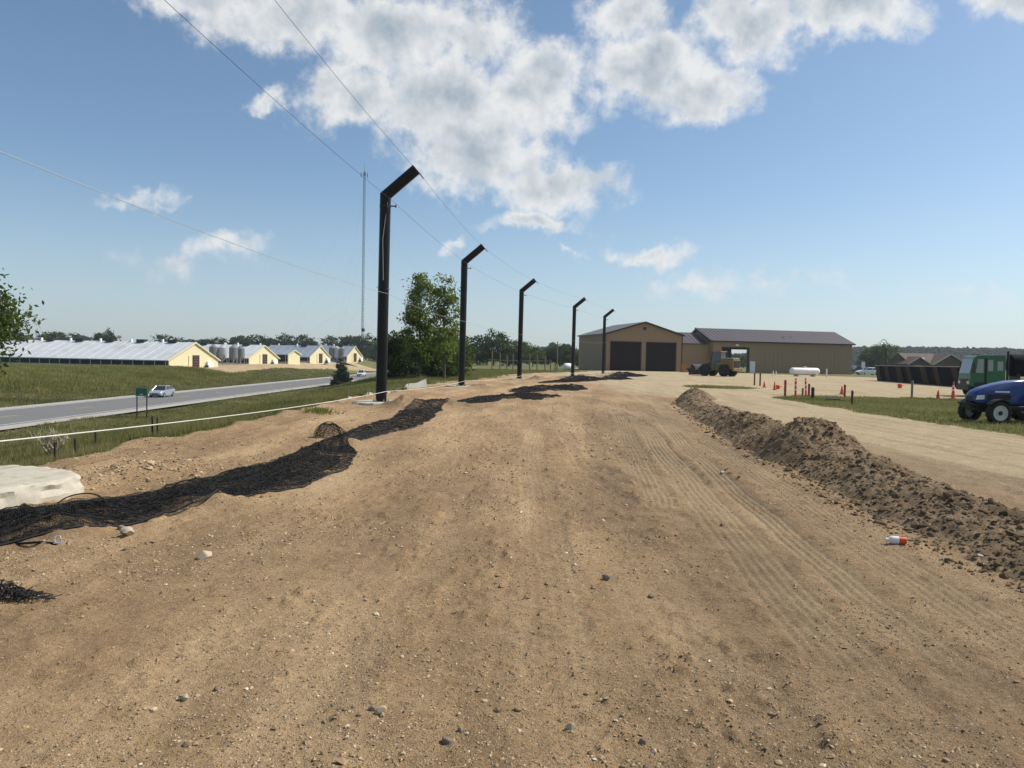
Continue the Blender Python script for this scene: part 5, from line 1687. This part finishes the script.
post(773, 371, 376.5, .9, WHITE, 'thin white stake, left of a pair before the shed', group='white stakes before the shed'); post(776, 371.5, 376.5, .9, WHITE, 'thin white stake, right of a pair before the shed', group='white stakes before the shed')
post(826.5, 369, 377, 1.2, WHITE, 'white post right of the propane tank', group='white stakes before the shed')


def cone(px, y_top, y_bot, label, fallen=False, slim=1.0):
    q = at(px, y_bot); zg = H(q.x, q.y)
    h = (y_bot - y_top) * q.y / F_PX
    if fallen:
        h = h * 1.9
    t = thing('traffic_cone', label, 'cone', (q.x, q.y, zg + (.0 if not fallen else .2)), 0, 'orange traffic cones')
    b = h * .16 * slim + .05
    MB().box(-b, b, -b, b, 0, .04).build('base', ORANGE, t)
    r0, r1 = b * .8, .03
    MB().lathe([(r0, .041), (r1, h - .02), (r1 * .6, h), (0, h)], 16).build('body', ORANGE, t, smooth=True)
    for k in (.45, .68):
        ra = r0 + (r1 - r0) * k; rb = r0 + (r1 - r0) * (k + .11)
        MB().lathe([(ra * 1.03, .04 + (h - .06) * k), (rb * 1.03, .04 + (h - .06) * (k + .11))], 16).build('band', ORANGE if h < .9 else WHITE, t, smooth=True)
    if fallen:
        t.rotation_euler = (0, R(80), R(35))
    return t


cone(764.2, 381.5, 387.5, 'small orange cone right of the thin rusty posts')
cone(774.5, 381.5, 390, 'slim orange cone above the toppled one', slim=.7)
cone(777.5, 386, 390, 'toppled orange cone on the far grass patch', True)
cone(841.8, 386, 394.5, 'orange cone left of the single red post')
cone(899.5, 384, 388.5, 'orange cone fallen over on the gravel lot', True)
cone(938, 390, 399, 'short orange cone at the grass edge left of the green truck')
cone(953, 381.5, 399, 'tall slim orange cone nearest the green truck', slim=.55)
q = at(833, 401); zq = H(q.x, q.y)
tag(MB().box(-.5, .5, -.18, .18, 0, .07).box(-.35, .3, -.12, .1, .071, .12).build('drain_cover', IRON, None, bevel=.02, loc=(q.x, q.y, zq)), 'flat dark cover lying on the grass island', 'cover')

# ------------------------------------------------------------------ black container row, house, yard lamp, sign
a = at(876, 380.5); b = at(972, 388)
a = Vector((a.x, a.y, 0)); b = Vector((b.x, b.y, 0))
L_ = (b - a).length; ang = math.atan2(b.y - a.y, b.x - a.x)
t = thing('hopper_container', 'long low black container with slanted lit bands painted brown and pale top rim', 'container', (a.x, a.y, H(a.x, a.y)), ang)
hC = 1.78
MB().prism([(.5, 0), (L_, 0), (L_, hC), (-.45, hC)], 'y', .0, 2.4).build('body', CONTB, t)
MB().box(-.5, L_, -.06, 2.46, hC + .003, hC + .07).build('rim', CONC, t)
k = 0
xr = 1.4
while xr < L_ - 2:
    wd_ = 1.1 + .7 * ((k * 37) % 5) / 5
    MB().prism([(xr, .02), (xr + wd_, .02), (xr - 1.25 + wd_, hC - .02), (xr - 1.25, hC - .02)], 'y', -.12, -.003).build('rib', CONTR, t)  # brown strips painted to stand for lit bands on the black side
    xr += 3.1 + ((k * 53) % 7) * .22; k += 1

q = at_d(931, 372, 190); zg = H(q.x, q.y)
hs = thing('house', 'brown house with two gables and a tan brown roof beyond the container', 'house', (q.x, q.y, zg), R(8))
MB().box(-5.5, 6.5, 0, 8, -.3, 2.6).build('wall', BRICKH, hs)
MB().prism([(-.6, 2.55), (4.0, 5.2), (8.6, 2.55)], 'x', -6.2, 7.0).build('roof', HROOF, hs)
for (gx_, w_, hgt_) in ((-4.6, 2.6, 4.1), (3.7, 4.2, 4.9)):
    MB().prism([(gx_ - w_, -.3), (gx_ + w_, -.3), (gx_ + w_, 2.5), (gx_, hgt_ - .15), (gx_ - w_, 2.5)], 'y', -1.6, 3).build('gable_wall', BRICKH, hs)
    for s_ in (-1, 1):
        MB().prism([(gx_, hgt_), (gx_ + s_ * (w_ + .6), 2.25), (gx_ + s_ * (w_ + .6), 2.5), (gx_, hgt_ + .25)], 'y', -2.1, 4).build('gable_roof', HROOF, hs)
        MB().prism([(gx_, hgt_ - .02), (gx_ + s_ * (w_ + .62), 2.22), (gx_ + s_ * (w_ + .62), 2.48), (gx_, hgt_ + .24)], 'y', -2.2, -2.101).build('fascia', CONC, hs)
    wn = MB().box(gx_ - 1.0, gx_ + 1.0, -1.68, -1.601, .9, 2.1).build('window', WHITE, hs)
    MB().box(gx_ - .9, gx_ - .04, -1.7, -1.681, 1.0, 2.0).build('pane', GLASS_L, wn); MB().box(gx_ + .04, gx_ + .9, -1.7, -1.681, 1.0, 2.0).build('pane', GLASS_L, wn)
MB().prism([(1.05, 3.65), (1.75, 4.05), (1.75, 4.12), (1.05, 3.72)], 'x', -1.6, -1.0).build('skylight', WHITE, hs)

q = at_d(885.5, 369, 130); zg = H(q.x, q.y)
t = thing('yard_lamp', 'dark lamp post with a curved goose neck behind the black container', 'lamp post', (q.x, q.y, zg), 0)
MB().tube([(0, 0, 0), (.02, 0, 4.8)], [.13, .10], 8).build('post', IRON, t, smooth=True)
MB().tube([(.02, 0, 4.8), (.12, 0, 5.5), (-.1, 0, 6.15), (-.5, 0, 6.3), (-.85, 0, 6.05), (-.95, 0, 5.6)], .07, 8).build('goose_neck', STEEL, t, smooth=True)
MB().lathe([(.04, 5.62), (.16, 5.5), (.17, 5.36), (0, 5.34)], 12, 'z', (-.95, 0, 0)).build('lamp_head', STEEL, t, smooth=True)
q = at_d(863, 373, 140); zg = H(q.x, q.y)
t = thing('notice_board', 'small white board on a post in front of the trees by the shed', 'sign', (q.x, q.y, zg), 0)
MB().box(-.32, .32, -.04, .04, 1.4, 2.5).build('board', WHITE, t); MB().box(-.1, .1, -.03, .03, -.2, 1.39).build('post', WHITE, t)

# ------------------------------------------------------------------ wood posts before the trees and white tank
posts_ = [(500, 353, 368), (507, 355, 368), (513, 354, 367.5), (529.5, 354, 368), (537, 355, 368), (545, 357, 370.5), (550.5, 361, 371.5), (557, 342, 371), (492, 351, 367.5), (555, 362, 371.5)]
nm = ['leftmost but one', 'second pair left', 'just left of the third pole', 'just right of the third pole', 'second right of the third pole', 'third right of the third pole', 'short one', 'tallest one', 'leftmost', 'short one beside the tallest']
for i, (px_, yt, yb) in enumerate(posts_):
    d_ = 118
    q = at_d(px_, yb, d_); zg = H(q.x, q.y)
    tp = at_d(px_, yt, d_)
    t = thing('wood_post', 'tan wooden post before the background trees, ' + nm[i], 'post', (q.x, q.y, zg), 0, 'tan posts before the trees')
    MB().tube([(0, 0, -.3), (0, 0, tp.z - zg)], .085, 8).build('shaft', WOODY, t, smooth=True)
    MB().lathe([(.095, tp.z - zg), (.095, tp.z - zg + .05), (0, tp.z - zg + .08)], 8).build('cap', WOODY, t)
q1 = at_d(488, 360, 118.4); q2 = at_d(548, 360, 118.4)
cable('fence_wire', [(q1.x, q1.y, 1.6), (q2.x, q2.y, 1.6)], .02, WIRE_L, .05, 'upper wire strung along the tan posts', 'wire')
cable('fence_wire', [(q1.x, q1.y, .7), (q2.x, q2.y, .7)], .02, WIRE_L, .05, 'lower wire strung along the tan posts', 'wire')
q = at_d(567.5, 370, 125); zg = H(q.x, q.y)
t = thing('white_tank', 'small white rounded tank beside the fourth pole', 'tank', (q.x, q.y, zg), .6)
MB().lathe([(0, -.75), (.35, -.7), (.48, -.5), (.5, 0), (.48, .5), (.35, .7), (0, .75)], 20, 'x', (0, 0, .78)).build('shell', WHITE, t, smooth=True)
for xw in (-.4, .4):
    MB().box(xw - .06, xw + .06, -.35, .35, -.1, .42).build('leg', STEEL, t)

# ------------------------------------------------------------------ turkey barns across the highway
AX = Vector((-.96, .27)).normalized()       # ridge direction, away from the gable
AZ = math.atan2(AX.y, AX.x)


def barn(label, c, zb, length, wid, he, hr, roof_m, vents, long_side=True, name='poultry_barn', door=True):
    """local +x runs from the gable along the ridge; local +y is the camera side after rotation"""
    t = thing(name, label, 'barn', (c[0], c[1], zb), AZ, 'yellow barns across the highway')
    hw = wid / 2
    MB().prism([(-hw, -.6), (hw, -.6), (hw, he), (0, hr), (-hw, he)], 'x', 0, .3).build('gable_wall', CREAM, t)
    MB().prism([(-hw, -.6), (hw, -.6), (hw, he), (0, hr), (-hw, he)], 'x', length - .3, length).build('gable_wall', CREAM, t)
    for s_ in (-1, 1):
        a0, a1 = sorted((s_ * hw, s_ * (hw - .15)))
        MB().box(.301, length - .301, a0, a1, -.6, .5).build('knee_wall', CREAM if not long_side else STEEL, t)
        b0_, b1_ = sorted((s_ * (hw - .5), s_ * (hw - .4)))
        MB().box(.301, length - .301, b0_, b1_, .4, he).build('side_shade_sheet', DARK, t)  # dark sheet standing in for the shade inside the open side
        pm = MB()
        nP = int(length / 3)
        for k in range(nP):
            xk = 1 + k * (length - 2) / max(1, nP - 1)
            pm.box(xk - .09, xk + .09, a0 + .02, a1 - .02, .501, he - .02)
        o = pm.build('side_posts', STEEL, t); o['kind'] = 'stuff'
        sl = (hr - he) / hw
        ov = .7
        MB().prism([(0, hr + .02), (s_ * (hw + ov), he - ov * sl + .02), (s_ * (hw + ov), he - ov * sl + .2), (0, hr + .22)], 'x', -.3, length + .3).build('roof', roof_m, t)
        mb = MB()
        for x_ in np.arange(1.5, length, 3.0):
            mb.prism([(0, hr + .221), (s_ * (hw + ov), he - ov * sl + .201), (s_ * (hw + ov), he - ov * sl + .26), (0, hr + .28)], 'x', x_, x_ + .12)
        o = mb.build('roof_seams', roof_m, t); o['kind'] = 'stuff'
        MB().prism([(0, hr - .05), (s_ * (hw + ov), he - ov * sl - .05), (s_ * (hw + ov), he - ov * sl + .23), (0, hr + .25)], 'x', -.36, -.301).build('rake_trim', CREAM, t)
    if door:
        d_ = MB().box(-.10, -.003, -1.6, .8, -.2, 3.1).build('door', DARK, t)
        for k in range(5):
            MB().box(-.14, -.101, -1.45, .65, .1 + k * .6, .46 + k * .6).build('panel', REDBR, d_)
        MB().box(-.14, -.003, 1.05, 2.2, -.2, 3.0).build('sliding_door', CREAM, t)
        MB().box(-.5, -.003, -6.4, -4.2, .0, 1.6).build('wall_unit', WHITE, t)
        MB().box(-.9, -.2, -4.0, -3.4, -.3, .7).build('barrel', IRON, t)
    for k in range(vents):
        xk = 6 + k * (length - 10) / max(1, vents - 1)
        vb = MB().box(xk - 1.1, xk + 1.1, -.7, .7, hr - .1, hr + .75).build('ridge_vent', IRON, t)
        MB().box(xk + 3.0, xk + 3.35, -.25, .25, hr, hr + .85).build('ridge_pipe', WHITE, t)
    return t


barn('longest white-roofed yellow barn, nearest the left edge', (-76.4, 185), -1.85, 84, 17.6, 2.0, 6.0, WROOF, 9)
q = at_d(264, 364, 232); barn('second yellow barn behind the feed bins', (q.x, q.y), -1.25, 70, 15.0, 2.0, 5.6, WROOF, 5)
q = at_d(320, 362, 272); barn('third yellow barn with a grey roof right of the small shed', (q.x, q.y), -.6, 70, 13.5, 2.0, 5.6, GROOF, 5)
q = at_d(354.5, 361, 305); barn('farthest yellow barn, left of the nearest pole', (q.x, q.y), -.15, 60, 12.5, 2.0, 5.7, GROOF, 3)
q = at_d(291, 363, 246)
t = barn('small yellow shed between the second and third barns', (q.x + 1, q.y), -.9, 12, 6.8, 2.9, 4.1, GROOF, 0, False, 'storage_shed', False)


def feed_bin(label, px, ytop, ybot, d_, m_):
    p = at_d(px, ytop, d_); zg = H(p.x, p.y); h = p.z - zg
    r_ = 1.15
    t = thing('feed_bin', label, 'silo', (p.x, p.y, zg), 0, 'grey feed bins by the barns')
    MB().lathe([(.2, .9), (r_, 1.9), (r_, h - .75), (r_ * .25, h - .05), (0, h)], 20).build('tank', m_, t, smooth=True)
    MB().lathe([(.3, h - .12), (.3, h + .06), (0, h + .1)], 12).build('lid', STEEL, t)
    for k in range(4):
        a = k * math.pi / 2 + .4
        MB().tube([(r_ * .95 * math.cos(a), r_ * .95 * math.sin(a), -.2), (r_ * .95 * math.cos(a), r_ * .95 * math.sin(a), 2.2)], .07, 6).build('leg', STEEL, t)
    return t


feed_bin('darker feed bin, leftmost of four beside the longest barn', 213.5, 344.5, 364, 212, BINM)
feed_bin('brighter feed bin, second of four beside the longest barn', 222.5, 345, 364, 213, BINL)
feed_bin('feed bin third of four beside the longest barn', 233.5, 345, 364, 212, BINM)
feed_bin('feed bin rightmost of four beside the longest barn', 240.5, 346, 364, 218, BINM)
feed_bin('small far feed bin, left of three before the farthest barn', 332, 346, 358, 300, BINM)
feed_bin('small far feed bin, middle of three before the farthest barn', 337, 346, 358, 300, BINL)
feed_bin('small far feed bin, right of three before the farthest barn', 342, 347, 358, 300, BINM)

# ------------------------------------------------------------------ guyed radio mast
p = at_d(364.5, 172, 420); zg = H(p.x, p.y); hT = p.z - zg
MT = thing('radio_mast', 'tall thin lattice radio mast with guy wires on the left skyline', 'mast', (p.x, p.y, zg), .3)
legs = [(.62 * math.cos(R(90 + 120 * k)), .62 * math.sin(R(90 + 120 * k))) for k in range(3)]
for (lx, ly) in legs:
    MB().tube([(lx, ly, 0), (lx, ly, hT)], .085, 6).build('mast_leg', MASTM, MT)
mb = MB(); nb = int(hT / 1.6)
for k in range(nb):
    for j in range(3):
        a, b = legs[j], legs[(j + 1) % 3]
        if k % 2:
            a, b = b, a
        mb.tube([(a[0], a[1], k * hT / nb), (b[0], b[1], (k + 1) * hT / nb)], .055, 4, False)
o = mb.build('lattice', MASTM, MT); o['kind'] = 'stuff'
for k in range(3):
    a = R(30 + 120 * k)
    MB().box(-.16, .16, -.16, .16, hT - 2.6, hT - .2).build('antenna_panel', MASTM, MT, loc=(2.0 * math.cos(a), 2.0 * math.sin(a), 0))
    MB().tube([(0, 0, hT - 1.4), (2.0 * math.cos(a), 2.0 * math.sin(a), hT - 1.4)], .08, 6).build('antenna_arm', MASTM, MT)
MB().tube([(0, 0, hT), (0, 0, hT + 4)], .06, 5).build('lightning_rod', MASTM, MT)
MB().lathe([(0, .1), (.7, .25), (1.0, .6), (1.0, .7), (0, .72)], 18, 'y', (.3, -1.6, hT * .16)).build('dish', MASTM, MT, smooth=True)
for k in range(3):
    a = R(-20 + 120 * k)
    for hk in (.33, .62, .9):
        MB().tube([(0, 0, hT * hk), (hT * .62 * math.cos(a), hT * .62 * math.sin(a), 0)], .014, 4).build('guy_wire', WIRE, MT)

# ------------------------------------------------------------------ summer haze
hm = bpy.data.materials.new('haze'); hm.use_nodes = True
t = NT(hm.node_tree)
o_ = t.node('ShaderNodeOutputMaterial'); pv = t.node('ShaderNodeVolumePrincipled')
pv.inputs['Color'].default_value = (.80, .90, 1.0, 1); pv.inputs['Density'].default_value = HAZE
pv.inputs['Anisotropy'].default_value = .2
t.l.new(pv.outputs[0], o_.inputs['Volume'])
hb = MB().box(-2700, 2700, -400, 2800, -7, 125).build('haze', hm)
tag(hb, 'pale summer haze filling the air', 'haze', kind='stuff')
